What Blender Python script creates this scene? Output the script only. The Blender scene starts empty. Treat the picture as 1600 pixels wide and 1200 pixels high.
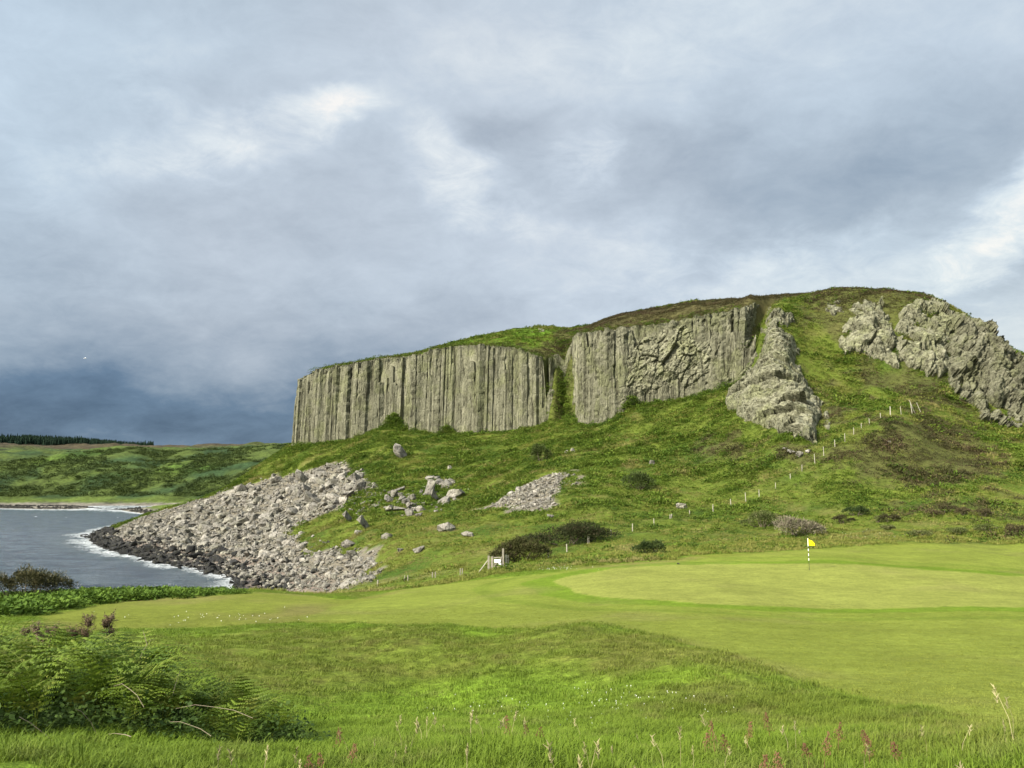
import bpy, bmesh, math, random
import numpy as np
from mathutils import Vector, Matrix
random.seed(7); RNG = np.random.default_rng(7)
sc = bpy.context.scene
COL = sc.collection
R = math.radians

# ------------------------------------------------------------------ camera
FOC = 1200.0                       # focal length in photo pixels (photo 1600 x 1200)
PITCH = math.atan(165.0 / FOC)     # the true horizon lies at row 765
EYE = 15.0                         # eye height above the sea (sea level z = 0)
cd = bpy.data.cameras.new('camera'); cam = bpy.data.objects.new('camera', cd); COL.objects.link(cam)
cd.sensor_width = 36.0; cd.lens = 36.0 * FOC / 1600.0
cd.clip_start = 0.1; cd.clip_end = 20000
cam.location = (0, 0, EYE); cam.rotation_euler = (math.pi / 2 + PITCH, 0, 0)
sc.camera = cam
CP, SP = math.cos(PITCH), math.sin(PITCH)

def ray(px, py):
    xc = (px - 800.0) / FOC; yc = (600.0 - py) / FOC
    return np.array([xc, CP - SP * yc, SP + CP * yc])

def P(px, py, d):                  # the place on the ray of a photo pixel at forward distance d
    r = ray(px, py); return np.array([0, 0, EYE]) + r * (d / r[1])

# ------------------------------------------------------------------ exposure, sun
vs = sc.view_settings
vs.view_transform = 'Standard'; vs.look = 'None'; vs.gamma = 1.0; vs.use_curve_mapping = False
EXPO = 1.35
vs.exposure = EXPO
SUN_EL, SUN_AZ = R(33), R(-128)    # azimuth from +Y (view) towards +X: behind the left shoulder
sdir = Vector((math.sin(SUN_AZ) * math.cos(SUN_EL), math.cos(SUN_AZ) * math.cos(SUN_EL), math.sin(SUN_EL)))
sl = bpy.data.lights.new('sun', 'SUN'); sl.energy = 4.2; sl.angle = R(7); sl.color = (1.0, 0.93, 0.80)
so = bpy.data.objects.new('sun', sl); COL.objects.link(so)
so.rotation_euler = sdir.to_track_quat('Z', 'Y').to_euler(); so.location = (-60, -60, 90)

# ------------------------------------------------------------------ node helper
class NT:
    def __init__(s, tree): s.t = tree; s.n = tree.nodes; s.l = tree.links
    def new(s, typ, inp=None, **kw):
        n = s.n.new(typ)
        for k, v in kw.items(): setattr(n, k, v)
        for k, v in (inp or {}).items(): s.put(n.inputs[k], v)
        return n
    def put(s, sock, v):
        if isinstance(v, bpy.types.NodeSocket): s.l.new(v, sock)
        elif isinstance(v, bpy.types.Node): s.l.new(v.outputs[0], sock)
        else:
            if isinstance(v, (tuple, list)) and len(v) == 3 and sock.type == 'RGBA': v = (*v, 1)
            sock.default_value = v
    def math(s, op, a, b=0.0, clamp=False): return s.new('ShaderNodeMath', {0: a, 1: b}, operation=op, use_clamp=clamp).outputs[0]
    def rng(s, v, a, b, c=0.0, d=1.0, smooth=True):
        n = s.new('ShaderNodeMapRange', {'Value': v, 'From Min': a, 'From Max': b, 'To Min': c, 'To Max': d})
        n.interpolation_type = 'SMOOTHSTEP' if smooth else 'LINEAR'; return n.outputs[0]
    def mix(s, f, a, b, blend='MIX'):
        n = s.new('ShaderNodeMix', data_type='RGBA', blend_type=blend)
        s.put(n.inputs[0], f); s.put(n.inputs[6], a); s.put(n.inputs[7], b); return n.outputs[2]
    def noise(s, vec, scale, detail=4, rough=0.55, dist=0.0):
        return s.new('ShaderNodeTexNoise', {'Vector': vec, 'Scale': scale, 'Detail': detail, 'Roughness': rough, 'Distortion': dist})
    def vor(s, vec, scale, feature='F1'):
        return s.new('ShaderNodeTexVoronoi', {'Vector': vec, 'Scale': scale}, feature=feature)
    def mapping(s, vec, loc=(0, 0, 0), rot=(0, 0, 0), scale=(1, 1, 1), typ='POINT'):
        return s.new('ShaderNodeMapping', {'Vector': vec, 'Location': loc, 'Rotation': rot, 'Scale': scale}, vector_type=typ).outputs[0]
    def ramp(s, f, stops):
        n = s.new('ShaderNodeValToRGB', {0: f}); e = n.color_ramp.elements
        while len(e) < len(stops): e.new(0.5)
        for el, (p, c) in zip(e, stops): el.position = p; el.color = (*c, 1)
        return n.outputs[0]
    def attr(s, name): return s.new('ShaderNodeAttribute', attribute_name=name)

# ------------------------------------------------------------------ sky: physical sky under a broken overcast
def azel(px, py):
    r = ray(px, py); r = r / np.linalg.norm(r)
    return math.atan2(r[0], r[1]), math.asin(r[2])

w = bpy.data.worlds.new('World'); sc.world = w; w.use_nodes = True
T = NT(w.node_tree); T.n.clear()
STR = 0.1
SKYGAIN = 1.0 / (2 ** EXPO) / STR
sky = T.new('ShaderNodeTexSky', sky_type='NISHITA', sun_disc=False, sun_elevation=SUN_EL, sun_rotation=SUN_AZ)
g = T.new('ShaderNodeTexCoord').outputs['Generated']
sep = T.new('ShaderNodeSeparateXYZ', {0: g})
azn = T.math('ARCTAN2', sep.outputs[0], sep.outputs[1]); eln = T.math('ARCSINE', sep.outputs[2])
ae = T.new('ShaderNodeCombineXYZ', {0: azn, 1: eln, 2: 0.0}).outputs[0]
zz = T.math('ADD', T.math('MAXIMUM', sep.outputs[2], 0.0), 0.42)
cpl = T.new('ShaderNodeCombineXYZ', {0: T.math('DIVIDE', sep.outputs[0], zz), 1: T.math('DIVIDE', sep.outputs[1], zz), 2: sep.outputs[2]}).outputs[0]
wn = T.noise(cpl, 3.2, 6, 0.6)
wv = T.new('ShaderNodeVectorMath', {0: wn.outputs['Color'], 1: (0.5, 0.5, 0.5)}, operation='SUBTRACT').outputs[0]
wv = T.new('ShaderNodeVectorMath', {0: wv, 'Scale': 0.17}, operation='SCALE').outputs[0]
aw = T.new('ShaderNodeVectorMath', {0: ae, 1: wv}, operation='ADD').outputs[0]
n1 = T.noise(T.mapping(cpl, (3.1, 1.7, 0), (0, 0, 0.4), (1, 1.5, 1)), 2.1, 9, 0.54, 0.2).outputs[0]
n2 = T.noise(T.mapping(cpl, (7.1, 4.7, 0)), 7.0, 9, 0.62, 0.25).outputs[0]
brk = T.rng(T.noise(T.mapping(cpl, (2.3, 8.7, 1)), 4.6, 8, 0.6, 0.3).outputs[0], 0.34, 0.66, 0.35, 1.15)
L = T.rng(eln, R(-2), R(40), 0.615, 0.67, False)
L = T.math('ADD', L, T.math('MULTIPLY', T.math('SUBTRACT', n1, 0.5), 0.24))
L = T.math('ADD', L, T.math('MULTIPLY', T.math('SUBTRACT', n2, 0.5), 0.30))
BLOBS = [  # photo centre, half sizes in photo pixels, turn in degrees, weight: the clouds of that evening
    (60, 700, 1250, 300, 0, -0.46), (0, 650, 1000, 90, 0, -0.12), (330, 215, 300, 62, -14, 0.21), (530, 170, 110, 46, -20, 0.22), (215, 125, 90, 45, 10, 0.10),
    (745, 300, 170, 66, 28, 0.27), (660, 200, 80, 50, 0, 0.10), (925, 245, 90, 50, -40, 0.20), (290, 340, 420, 110, 0, -0.07),
    (1180, 275, 520, 120, 8, -0.20), (800, 225, 90, 45, 0, -0.12), (1560, 190, 260, 150, 0, -0.08), (1610, 325, 230, 50, -32, 0.38),
    (1250, 375, 260, 45, -4, 0.16), (1000, 395, 220, 55, 5, 0.10), (1220, 450, 380, 60, 0, 0.12), (1000, 60, 520, 110, 0, 0.09), (1570, 420, 170, 60, -10, -0.08),
    (60, 330, 160, 60, 60, 0.06), (430, 30, 500, 70, 0, -0.05), (1450, 560, 500, 150, 0, 0.10)]
Bp = None
for px, py, a, b, rot, wt in BLOBS:
    az, el = azel(px, py)
    v = T.mapping(aw, (az, el, 0), (0, 0, -R(rot)), (a / FOC * 0.95, b / FOC * 0.95, 1e3), 'TEXTURE')
    ln = T.new('ShaderNodeVectorMath', {0: v}, operation='LENGTH').outputs['Value']
    gsz = T.math('MULTIPLY', T.rng(ln, 1.2, 0.0), wt)
    L = T.math('ADD', L, T.math('MULTIPLY', gsz, brk) if wt > 0.05 and px < 1590 else gsz)
    if wt > 0.05: Bp = gsz if Bp is None else T.math('ADD', Bp, gsz)
n4 = T.noise(T.mapping(cpl, (5.5, 2.2, 3), (0, 0, 0.5), (1, 1.3, 1)), 11.0, 10, 0.68, 0.6).outputs[0]
L = T.math('ADD', L, T.math('MULTIPLY', T.math('SUBTRACT', n4, 0.48), T.math('ADD', 0.17, T.math('MULTIPLY', Bp, 1.9))))
sund = T.new('ShaderNodeVectorMath', {0: g, 1: tuple(sdir)}, operation='DOT_PRODUCT').outputs['Value']
L = T.math('ADD', L, T.rng(sund, 0.3, 1.0, 0.0, 0.45))      # thin bright cloud added round the sun, behind the camera
cloud = T.ramp(L, [(0.0, (0.055, 0.105, 0.185)), (0.16, (0.12, 0.20, 0.31)), (0.32, (0.255, 0.34, 0.44)), (0.5, (0.40, 0.49, 0.585)),
                   (0.68, (0.545, 0.655, 0.76)), (0.85, (0.72, 0.82, 0.88)), (1.0, (0.92, 0.95, 0.94))])
n3 = T.noise(T.mapping(cpl, (1.1, 9.7, 2)), 0.8, 3).outputs[0]
cloud = T.mix(T.rng(n3, 0.35, 0.7), cloud, T.mix(1.0, cloud, (1.06, 0.995, 0.97), 'MULTIPLY'))
warm = T.math('MULTIPLY', T.rng(azn, R(2), R(40)), T.rng(eln, R(26), R(5)))
cloud = T.mix(warm, cloud, T.mix(1.0, cloud, (1.05, 1.0, 0.92), 'MULTIPLY'))
glow = T.rng(sund, 0.1, 1.0, SKYGAIN, SKYGAIN * 3.2)  # extra cloud emission towards the sun, added for softer light
cloud = T.new('ShaderNodeVectorMath', {0: cloud, 'Scale': glow}, operation='SCALE').outputs[0]
out = T.new('ShaderNodeOutputWorld'); bg = T.new('ShaderNodeBackground', {'Color': T.mix(0.96, sky.outputs[0], cloud), 'Strength': STR})
T.l.new(bg.outputs[0], out.inputs[0])

# ------------------------------------------------------------------ numpy noise
_perm = np.random.default_rng(3).permutation(512).astype(np.int64)
_grad = np.random.default_rng(4).normal(size=(512, 3)); _grad /= np.linalg.norm(_grad, axis=1)[:, None]
def perlin(x, y, z=None):
    x = np.asarray(x, float); y = np.asarray(y, float); z = np.zeros_like(x) if z is None else np.asarray(z, float) + np.zeros_like(x)
    xi, yi, zi = np.floor(x).astype(np.int64), np.floor(y).astype(np.int64), np.floor(z).astype(np.int64)
    xf, yf, zf = x - xi, y - yi, z - zi
    f = lambda t: t * t * t * (t * (t * 6 - 15) + 10)
    u, v, w_ = f(xf), f(yf), f(zf); res = 0
    for dx in (0, 1):
        for dy in (0, 1):
            for dz in (0, 1):
                h = _perm[(_perm[(_perm[(xi + dx) & 511] + yi + dy) & 511] + zi + dz) & 511]
                gr = _grad[h]
                dot = gr[..., 0] * (xf - dx) + gr[..., 1] * (yf - dy) + gr[..., 2] * (zf - dz)
                res = res + dot * (u if dx else 1 - u) * (v if dy else 1 - v) * (w_ if dz else 1 - w_)
    return res * 1.5
def fbm(x, y, z=None, o=4, g=0.5):
    s, a = 0, 1.0; x = np.asarray(x, float); y = np.asarray(y, float); z = None if z is None else np.asarray(z, float)
    for k in range(o):
        s = s + a * perlin(x * 2 ** k + 17.3 * k, y * 2 ** k - 9.1 * k, None if z is None else z * 2 ** k + 3.7 * k); a *= g
    return s
def sstep(a, b, x):
    t = np.clip((x - a) / (b - a), 0, 1); return t * t * (3 - 2 * t)

# ------------------------------------------------------------------ the land: surveyed spot heights
S = 0.0
LOW = [  # photo column, row, forward distance (m)
 # the near bank, the hollow, the mound, the green
 (0,1200,4.3),(800,1200,4.3),(1600,1200,4.3),(-600,1200,4.3),(2200,1200,4.3),(0,1170,6),(-500,1120,8),(-500,1040,14),(0,1085,11),(200,1080,11.5),
 (0,988,22),(150,1000,22),(300,1000,24),(300,974,33),(150,972,33),(450,1000,24),(450,974,32),(450,1060,18),(450,1108,14),(450,1150,10),(450,1180,7),
 (650,1180,6.3),(650,1150,9.5),(650,1112,14),(650,1078,18),(650,1030,20.5),(650,992,23),(650,973,30),(650,945,42),(650,920,55),
 (900,1190,5.5),(900,1140,10),(900,1090,14.5),(900,1040,18),(900,1000,20.5),(900,979,23),(900,966,30),(900,940,40),(900,910,49),(900,890,57),
 (1100,1190,5.5),(1100,1130,10),(1100,1078,13),(1100,1030,16.5),(1100,1000,22),(1100,970,28),(1100,945,36),(1100,900,50),(1100,876,60),
 (1300,1190,5.3),(1300,1120,9.5),(1300,1080,12.5),(1300,1040,17),(1300,1000,23),(1300,945,37),(1300,900,50),(1300,875,58),
 (1500,1190,5.5),(1500,1100,10.5),(1500,1040,17),(1500,980,27),(1500,945,36),(1500,900,50),(1500,870,62),(1900,1100,10.5),(1900,980,27),(1900,900,50),(2300,1100,10),(2300,900,48),
 # the edge above the sea
 (-300,955,42),(0,952,42),(150,931,50),(300,926,52),(400,922,56),(480,930,62),(560,926,66),(-400,960,58),(0,945,56),(150,940,62),(300,936,64),(400,936,68),
 (-300,1010,75),(0,985,75),(150,975,80),(300,970,82),(400,950,82),(480,940,80),(-300,990,100),(0,970,100),(150,965,100),(300,950,102),
 # behind the green, fence line, gate
 (720,900,74),(590,920,84),(544,926,90),(660,905,78),(775,889,67),(857,872,76),(886,863,80),(955,838,90),(1022,821,98),(1078,808,104),(1114,800,108),(1165,784,113),
 (1235,752,119),(1273,722,122),(1320,690,127),(1358,663,132),(1391,650,136),(1440,638,142),(900,882,62),(1000,872,64),(1100,864,66),(1265,856,70),(1400,849,75),(1600,849,75),(1900,852,75),
 # right-hand slope
 (1400,830,83),(1500,826,84),(1600,820,85),(1900,820,85),(1500,790,95),(1600,772,104),(1800,770,104),(1300,800,100),(1400,770,108),(1500,700,128),(1600,690,132),(1750,700,140),(1450,665,140),(1500,655,148),(1570,662,153),(1650,670,156),(1800,690,165),(2100,720,180),(2200,760,120),
 # slope under the cliff
 (1000,700,165),(900,760,132),(900,800,112),(1000,760,134),(1100,740,140),(1100,660,172),(1000,650,196),(1180,700,145),(1150,640,168),(850,720,170),(800,720,190),(800,790,130),(700,850,100),(650,880,92),(600,850,115),(600,882,100),(600,780,165),(600,720,215),(700,720,205),(700,790,150),(500,720,245),(450,722,262),
 (400,742,265),(330,775,262),(250,800,262),(180,825,258),(500,790,180),(500,850,142),(440,900,126),(400,905,123),(480,915,112),(540,905,108),(300,835,205),(350,805,225),(400,850,165),(430,800,205),
 # foot of the columns
 (455,697,275),(500,692,268),(560,684,262),(600,668,258),(640,675,252),(660,676,250),(740,678,240),(800,674,234),(850,664,230),(885,650,226),(905,664,214),(940,664,208),(965,652,206),(1000,632,205),(1040,628,202),(1100,614,197),(1140,602,193),(1175,584,188),
 # strand line
 (150,838,246),(200,860,189),(260,876,162),(330,891,143),(408,915,120),(440,926,111),(165,828,285),
 (210,813,375),(240,800,480),(200,797,560),(100,795.5,600),(0,794,625),(-300,794,630),(-700,800,520),
 # behind the point: low shore, then far slopes
 (330,790,330),(380,760,330),(300,796,420),(300,789,480),(250,790,600),(100,790,660),(0,789,690),(-300,789,690),(-700,790,650),(330,786,560),
 (0,776,800),(100,778,800),(200,776,790),(300,775,780),(380,772,760),(450,765,740),(-300,774,800),
 (0,745,870),(100,748,870),(200,745,860),(300,745,850),(380,735,840),(450,722,830),(-300,742,870),
 (0,718,960),(100,716,960),(200,715,950),(300,717,940),(400,712,930),(450,706,920),(-300,712,960),
 (0,706,1250),(100,707,1250),(200,706,1250),(300,701,1300),(400,700,1300),(450,699,1300),(-300,702,1250),
 (0,693,2000),(100,696,2000),(200,699,2000),(300,699,2000),(450,698,2000),(-300,690,2000),
 (0,687,2500),(40,687,2500),(100,691,2500),(160,698,2500),(235,706,2500),(300,700,2500),(450,700,2500),(-300,688,2500),(-700,694,2500),
 (0,700,4500),(300,715,4500),(-700,700,4500),(800,715,4500),(1600,715,4500),(2400,715,4500),
 (800,735,1200),(1600,735,1200),(2400,735,1200),(800,735,700),(1600,735,700),(2400,740,700)]
SEABED = [(-75,150),(-90,120),(-60,110),(-120,150),(-140,200),(-180,250),(-200,300),(-190,380),(-220,450),(-300,500),(-300,400),(-400,300),(-300,200),(-200,120),(-150,100),(-380,560),(-500,450),(-600,300),(-400,150),(-100,100)]
SHARED = [  # the steep right end of the headland, between crags
 (1190,524,186),(1182,560,184),(1186,600,174),(1200,490,192),(1240,480,193),(1262,540,180),(1270,600,166),(1300,645,150),(1240,660,150),(1300,560,176),(1320,520,184),(1350,580,170),(1400,600,166),(1450,622,158),(1500,640,154),(1560,656,155),
 (1310,468,194),(1400,476,186),(1480,496,182),(1530,522,179),(1560,550,177),(1580,568,176),(1605,572,176),(1700,600,180),(1300,460,203),(1330,456,202),(1375,457,200),(1410,460,198),(1445,467,196),(1475,480,193),(1500,496,190),(1540,520,188),(1565,545,186),(1400,468,230),(1460,478,228),(1520,515,225),(1570,560,222),(1430,540,175),(1500,580,168),(1540,620,162),(1620,620,168),(1230,470,200),(1270,464,204),(1350,470,192),(1450,478,188),(1350,480,290),(1500,540,230),(1600,600,240),(1270,480,260),(1220,700,132),(1280,700,128)]
UP = [
 (467,602,276),(500,584,270),(560,571,263),(650,558,253),(735,544,242),(780,546,238),(830,555,234),(870,570,230),(893,534,223),(940,520,212),(1000,515,207),(1040,511,204),(1100,498,199),(1160,484,194),(1175,490,190),
 (500,578,279),(560,567,275),(600,560,272),(680,545,266),(740,531,262),(800,520,262),(850,516,260),(900,519,256),(950,500,230),(1000,491,226),(1060,479,223),(1100,474,220),(1170,469,216),(820,533,248),(870,535,246),(890,545,240),
 (560,580,340),(700,560,340),(800,535,340),(1000,510,310),(1170,495,300),(480,610,330),(500,640,420),(800,600,420),(1100,560,420),(1350,560,420)]
def to_xyz(lst): return np.array([P(*p) for p in lst])
SBED = np.array([(x, y, -4.5) for x, y in SEABED] + [(-46, 122, -1.0), (-43, 114, -.9), (-52, 138, -1.2), (-60, 146, -1.5)])
NEARXY = [(x_, y_, EYE - 1.5 - .12 * max(0, y_) - .02 * abs(x_)) for x_ in (-16, -9, -5, 5, 9, 16) for y_ in (-.5, 1.5, 4) if abs(x_) > 5 or y_ < 3]
NEAR = np.array(NEARXY + [(d * math.sin(a), d * math.cos(a), EYE + z) for d, z in ((1.0, -1.42), (2.2, -1.46), (3.3, -1.52)) for a in np.radians(np.arange(-80, 81, 20))])
KU = 3.2
def warp(x, y):
    d = np.hypot(x, y); return np.stack([np.arctan2(x, y) * KU, np.log(np.maximum(d, 0.5))], -1)
class RBF:
    def __init__(s, pts, c=0.03):
        s.q = warp(pts[:, 0], pts[:, 1]); s.c = c; n = len(pts)
        r = np.sqrt(((s.q[:, None] - s.q[None]) ** 2).sum(-1) + c * c)
        A = np.zeros((n + 3, n + 3)); A[:n, :n] = r - np.eye(n) * 0.004; A[:n, n] = 1; A[:n, n + 1:] = s.q; A[n, :n] = 1; A[n + 1:, :n] = s.q.T
        s.w = np.linalg.solve(A, np.concatenate([pts[:, 2], np.zeros(3)]))
    def __call__(s, x, y):
        sh = np.shape(x); q = warp(np.ravel(x), np.ravel(y)); o = np.empty(len(q))
        for i in range(0, len(q), 20000):
            b = q[i:i + 20000]
            r2 = (b[:, 0, None] - s.q[None, :, 0]) ** 2 + (b[:, 1, None] - s.q[None, :, 1]) ** 2
            o[i:i + 20000] = np.sqrt(r2 + s.c ** 2) @ s.w[:-3] + s.w[-3] + b @ s.w[-2:]
        return o.reshape(sh)
sh_ = to_xyz(SHARED)
f_low = RBF(np.concatenate([to_xyz(LOW), SBED, NEAR, sh_]), 0.09); f_up = RBF(np.concatenate([to_xyz(UP), sh_]), 0.04)

# plan outline of the cliff-bound plateau (front along the foot of the columns)
CL_FRONT = [(455,697,275),(478,694,271),(500,692,268),(560,684,262),(600,672,258),(640,675,252),(700,677,245),(740,678,240),(800,674,234),(850,664,230),(864,655,229),(872,645,234),(888,645,234),(895,652,222),(905,664,215),(940,664,208),(965,652,206),(1000,632,205),(1040,628,202),(1100,614,197),(1140,602,193),(1178,584,188)]
cl = [tuple(P(*p)[:2]) for p in CL_FRONT]
PLATEAU = [(-62, 420), (-68, 370), (-74, 320), (-78, 285)] + cl + [tuple(P(1184, 540, 186)[:2]), tuple(P(1190, 500, 192)[:2]), tuple(P(1230, 470, 200)[:2]), tuple(P(1290, 462, 215)[:2]), (110, 300), (120, 420)]
def poly_sd(x, y, poly):           # signed distance, positive inside
    poly = np.asarray(poly, float); x = np.asarray(x, float); y = np.asarray(y, float)
    d2 = np.full(x.shape, 1e18); ins = np.zeros(x.shape, bool); n = len(poly)
    for i in range(n):
        ax, ay = poly[i]; bx, by = poly[(i + 1) % n]; ex, ey = bx - ax, by - ay
        t = np.clip(((x - ax) * ex + (y - ay) * ey) / (ex * ex + ey * ey + 1e-12), 0, 1)
        d2 = np.minimum(d2, (x - ax - t * ex) ** 2 + (y - ay - t * ey) ** 2)
        c = ((ay > y) != (by > y)) & (x < (bx - ax) * (y - ay) / (by - ay + 1e-12) + ax); ins ^= c
    return np.where(ins, 1, -1) * np.sqrt(d2)

# polar sheet of ground, fine where the photograph looks
az = np.concatenate([np.linspace(-125, -37, 60)[:-1], np.linspace(-37, 37, 600), np.linspace(37, 125, 60)[1:]]) * math.pi / 180
rr = [1.0]
while rr[-1] < 5000:
    r0 = rr[-1]; rr.append(r0 + (max(0.05, 0.0135 * r0) if r0 < 62 else 0.84 if r0 < 300 else 0.84 + (r0 - 300) * 0.02))
rr = np.array(rr); NA, NR = len(az), len(rr)
AZ, RR = np.meshgrid(az, rr, indexing='ij')
GX, GY = RR * np.sin(AZ), RR * np.cos(AZ)
zl = f_low(GX, GY)
sdp = poly_sd(GX, GY, PLATEAU)
wu = sstep(2.3, 3.5, sdp)
cl_u = GX - 0.0690 * GY; cl_g = sstep(5.5, 2.6, np.abs(cl_u)); cl_w = sstep(225, 243, GY + 1.6 * np.abs(cl_u))
wu = wu * (1 - cl_g) + cl_w * cl_g * (sdp > -16)
zu = f_up(GX, GY)
GZ = zl * (1 - wu) + np.where(RR < 450, zu, zl) * wu
def grid_at(F, x, y):
    a = np.interp(np.arctan2(x, y), az, np.arange(NA)); r = np.interp(np.hypot(x, y), rr, np.arange(NR))
    i = np.clip(a.astype(int), 0, NA - 2); j = np.clip(r.astype(int), 0, NR - 2); fa, fr = a - i, r - j
    return F[i, j] * (1 - fa) * (1 - fr) + F[i + 1, j] * fa * (1 - fr) + F[i, j + 1] * (1 - fa) * fr + F[i + 1, j + 1] * fa * fr
def H(x, y): return grid_at(GZ, np.asarray(x, float), np.asarray(y, float))
TS = np.concatenate([np.arange(2, 60, 0.15), np.arange(60, 330, 0.4), np.arange(330, 3000, 6)])
def cast(px, py, field=None):      # photo pixels -> first ground point seen there
    px = np.atleast_1d(np.asarray(px, float)); py = np.atleast_1d(np.asarray(py, float)); o = np.empty((len(px), 3))
    for k in range(len(px)):
        r = ray(px[k], py[k]); p = np.array([0, 0, EYE])[None] + r[None] * (TS / r[1])[:, None]
        g_ = p[:, 2] - np.maximum(H(p[:, 0], p[:, 1]), 0.0)
        h = np.nonzero(g_ < 0)[0]; i = h[0] if len(h) else len(TS) - 1
        if i > 0 and len(h):
            t = g_[i - 1] / (g_[i - 1] - g_[i] + 1e-9); o[k] = p[i - 1] + (p[i] - p[i - 1]) * t
        else: o[k] = p[i]
    return o
def plan(pts): return [tuple(c[:2]) for c in cast([p[0] for p in pts], [p[1] for p in pts])]
# ------------------------------------------------------------------ object helpers
def link(o, parent=None):
    COL.objects.link(o)
    if parent: o.parent = parent
    return o
def tag(o, label=None, cat=None, group=None, kind=None):
    if label: o['label'] = label
    if cat: o['category'] = cat
    if group: o['group'] = group
    if kind: o['kind'] = kind
    return o
def empty(name, loc, rz=0.0):
    o = bpy.data.objects.new(name, None); o.location = loc; o.rotation_euler = (0, 0, rz); o.empty_display_size = 0.3
    return link(o)
def mesh_np(name, V, F, mat=None, smooth=True, attrs=None, F2=None):
    """V (n,3); F (m,3) or (m,4) ints; attrs {name: (n,) or (n,3)} on points"""
    V = np.asarray(V, np.float32); F = np.asarray(F, np.int32); me = bpy.data.meshes.new(name)
    k = F.shape[1]; me.vertices.add(len(V)); me.vertices.foreach_set('co', V.ravel())
    me.loops.add(F.size); me.loops.foreach_set('vertex_index', F.ravel())
    me.polygons.add(len(F)); me.polygons.foreach_set('loop_start', np.arange(0, F.size, k, dtype=np.int32))
    me.update(calc_edges=True)
    me.polygons.foreach_set('use_smooth', np.full(len(F), smooth, bool))
    for nm, a in (attrs or {}).items():
        a = np.asarray(a, np.float32)
        if a.ndim == 1: me.attributes.new(nm, 'FLOAT', 'POINT').data.foreach_set('value', a)
        else: me.attributes.new(nm, 'FLOAT_COLOR', 'POINT').data.foreach_set('color', np.concatenate([a, np.ones((len(a), 1), np.float32)], 1).ravel())
    if mat: me.materials.append(mat)
    me.validate(); return me
def obj(name, me, parent=None): return link(bpy.data.objects.new(name, me), parent)
def grid_faces(n, m, mask=None):
    i, j = np.meshgrid(np.arange(n - 1), np.arange(m - 1), indexing='ij'); a = (i * m + j)
    F = np.stack([a, a + m, a + m + 1, a + 1], -1)
    return F.reshape(-1, 4) if mask is None else F[mask]
def compact(V, F, attrs):
    u, inv = np.unique(F, return_inverse=True); return V[u], inv.reshape(F.shape), {k: v[u] for k, v in attrs.items()}
def material(name, rough=0.9, spec=0.15):
    m = bpy.data.materials.new(name); m.use_nodes = True; T = NT(m.node_tree); T.n.clear()
    out = T.new('ShaderNodeOutputMaterial'); b = T.new('ShaderNodeBsdfPrincipled', {'Roughness': rough, 'Specular IOR Level': spec})
    T.l.new(b.outputs[0], out.inputs[0]); return m, T, b
def set_bump(T, b, h, strength, dist):
    n = T.new('ShaderNodeBump', {'Height': h, 'Strength': strength, 'Distance': dist}); T.l.new(n.outputs[0], b.inputs['Normal'])

# ------------------------------------------------------------------ where each ground cover lies (plan outlines)
GREEN = plan([(862,908),(900,897.5),(962,887),(1056,882),(1181,880),(1290,879),(1400,886),(1500,893),(1640,903),(1760,915),(1760,946),(1560,948),(1400,949),(1212,946),(1087,941),(978,935),(900,925.6)])
MOWN = plan([(60,962),(180,938),(300,932),(400,925.5),(480,930),(540,937),(600,926),(655,917),(784,902.5),(856,895),(900,888),(994,878),(1056,875),(1075,869),(1119,865.5),(1212,861.5),(1275,857.5),(1337,853.5),(1437,849),(1537,851),(1600,850.5),(1900,855),
             (2200,1150),(1800,1195),(1600,1150),(1480,1120),(1330,1085),(1200,1045),(1150,1024),(1080,1007),(1000,985),(950,977),(880,978),(750,979),(600,976),(470,972),(180,982),(60,985)])
APRON = plan([(470,966),(520,948),(575,938),(660,917),(784,903),(900,888.5),(1056,876),(1212,862),(1337,854),(1437,850),(1600,851),(1900,856),(2200,1150),(1800,1190),(1480,1115),(1330,1080),(1150,1020),(1000,980),(880,974),(600,972)])
HEATHER = [plan([(1290,715),(1330,690),(1400,655),(1450,640),(1500,660),(1545,690),(1550,730),(1480,765),(1400,760),(1330,740)]),
           plan([(1320,590),(1370,570),(1420,585),(1470,610),(1500,635),(1450,628),(1390,612)]),
           plan([(1290,655),(1285,620),(1330,660),(1300,670)]),
           plan([(1105,690),(1150,680),(1180,700),(1165,725),(1120,715)]), plan([(1215,715),(1230,690),(1275,700),(1262,720)]),
           plan([(1270,455),(1350,452),(1480,490),(1490,500),(1420,490),(1370,530),(1320,530),(1260,500)])]
SCREE = plan([(150,836),(250,800),(350,768),(420,748),(480,737),(535,722),(560,738),(572,762),(548,786),(495,808),(452,832),(500,853),(560,862),(588,872),(582,912),(520,922),(440,922),(380,905),(330,888),(260,870),(200,855)])
SCREE2 = plan([(768,792),(800,770),(850,745),(885,738),(897,755),(862,775),(862,798),(800,799)])
CLEFT = (float(P(886, 640, 240)[0]), float(P(886, 640, 240)[1]))

sd_green = poly_sd(GX, GY, GREEN); sd_mown = poly_sd(GX, GY, MOWN); sd_apron = poly_sd(GX, GY, APRON)
wob = fbm(GX / 9, GY / 9, o=4)
sd_scree = np.maximum(poly_sd(GX, GY, SCREE), poly_sd(GX, GY, SCREE2)) + 4.6 * fbm(GX / 8 + 3, GY / 11, o=4) - .5
mown = sstep(-0.25, 0.35, sd_mown + 0.35 * perlin(GX / 1.3, GY / 1.3))
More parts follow.
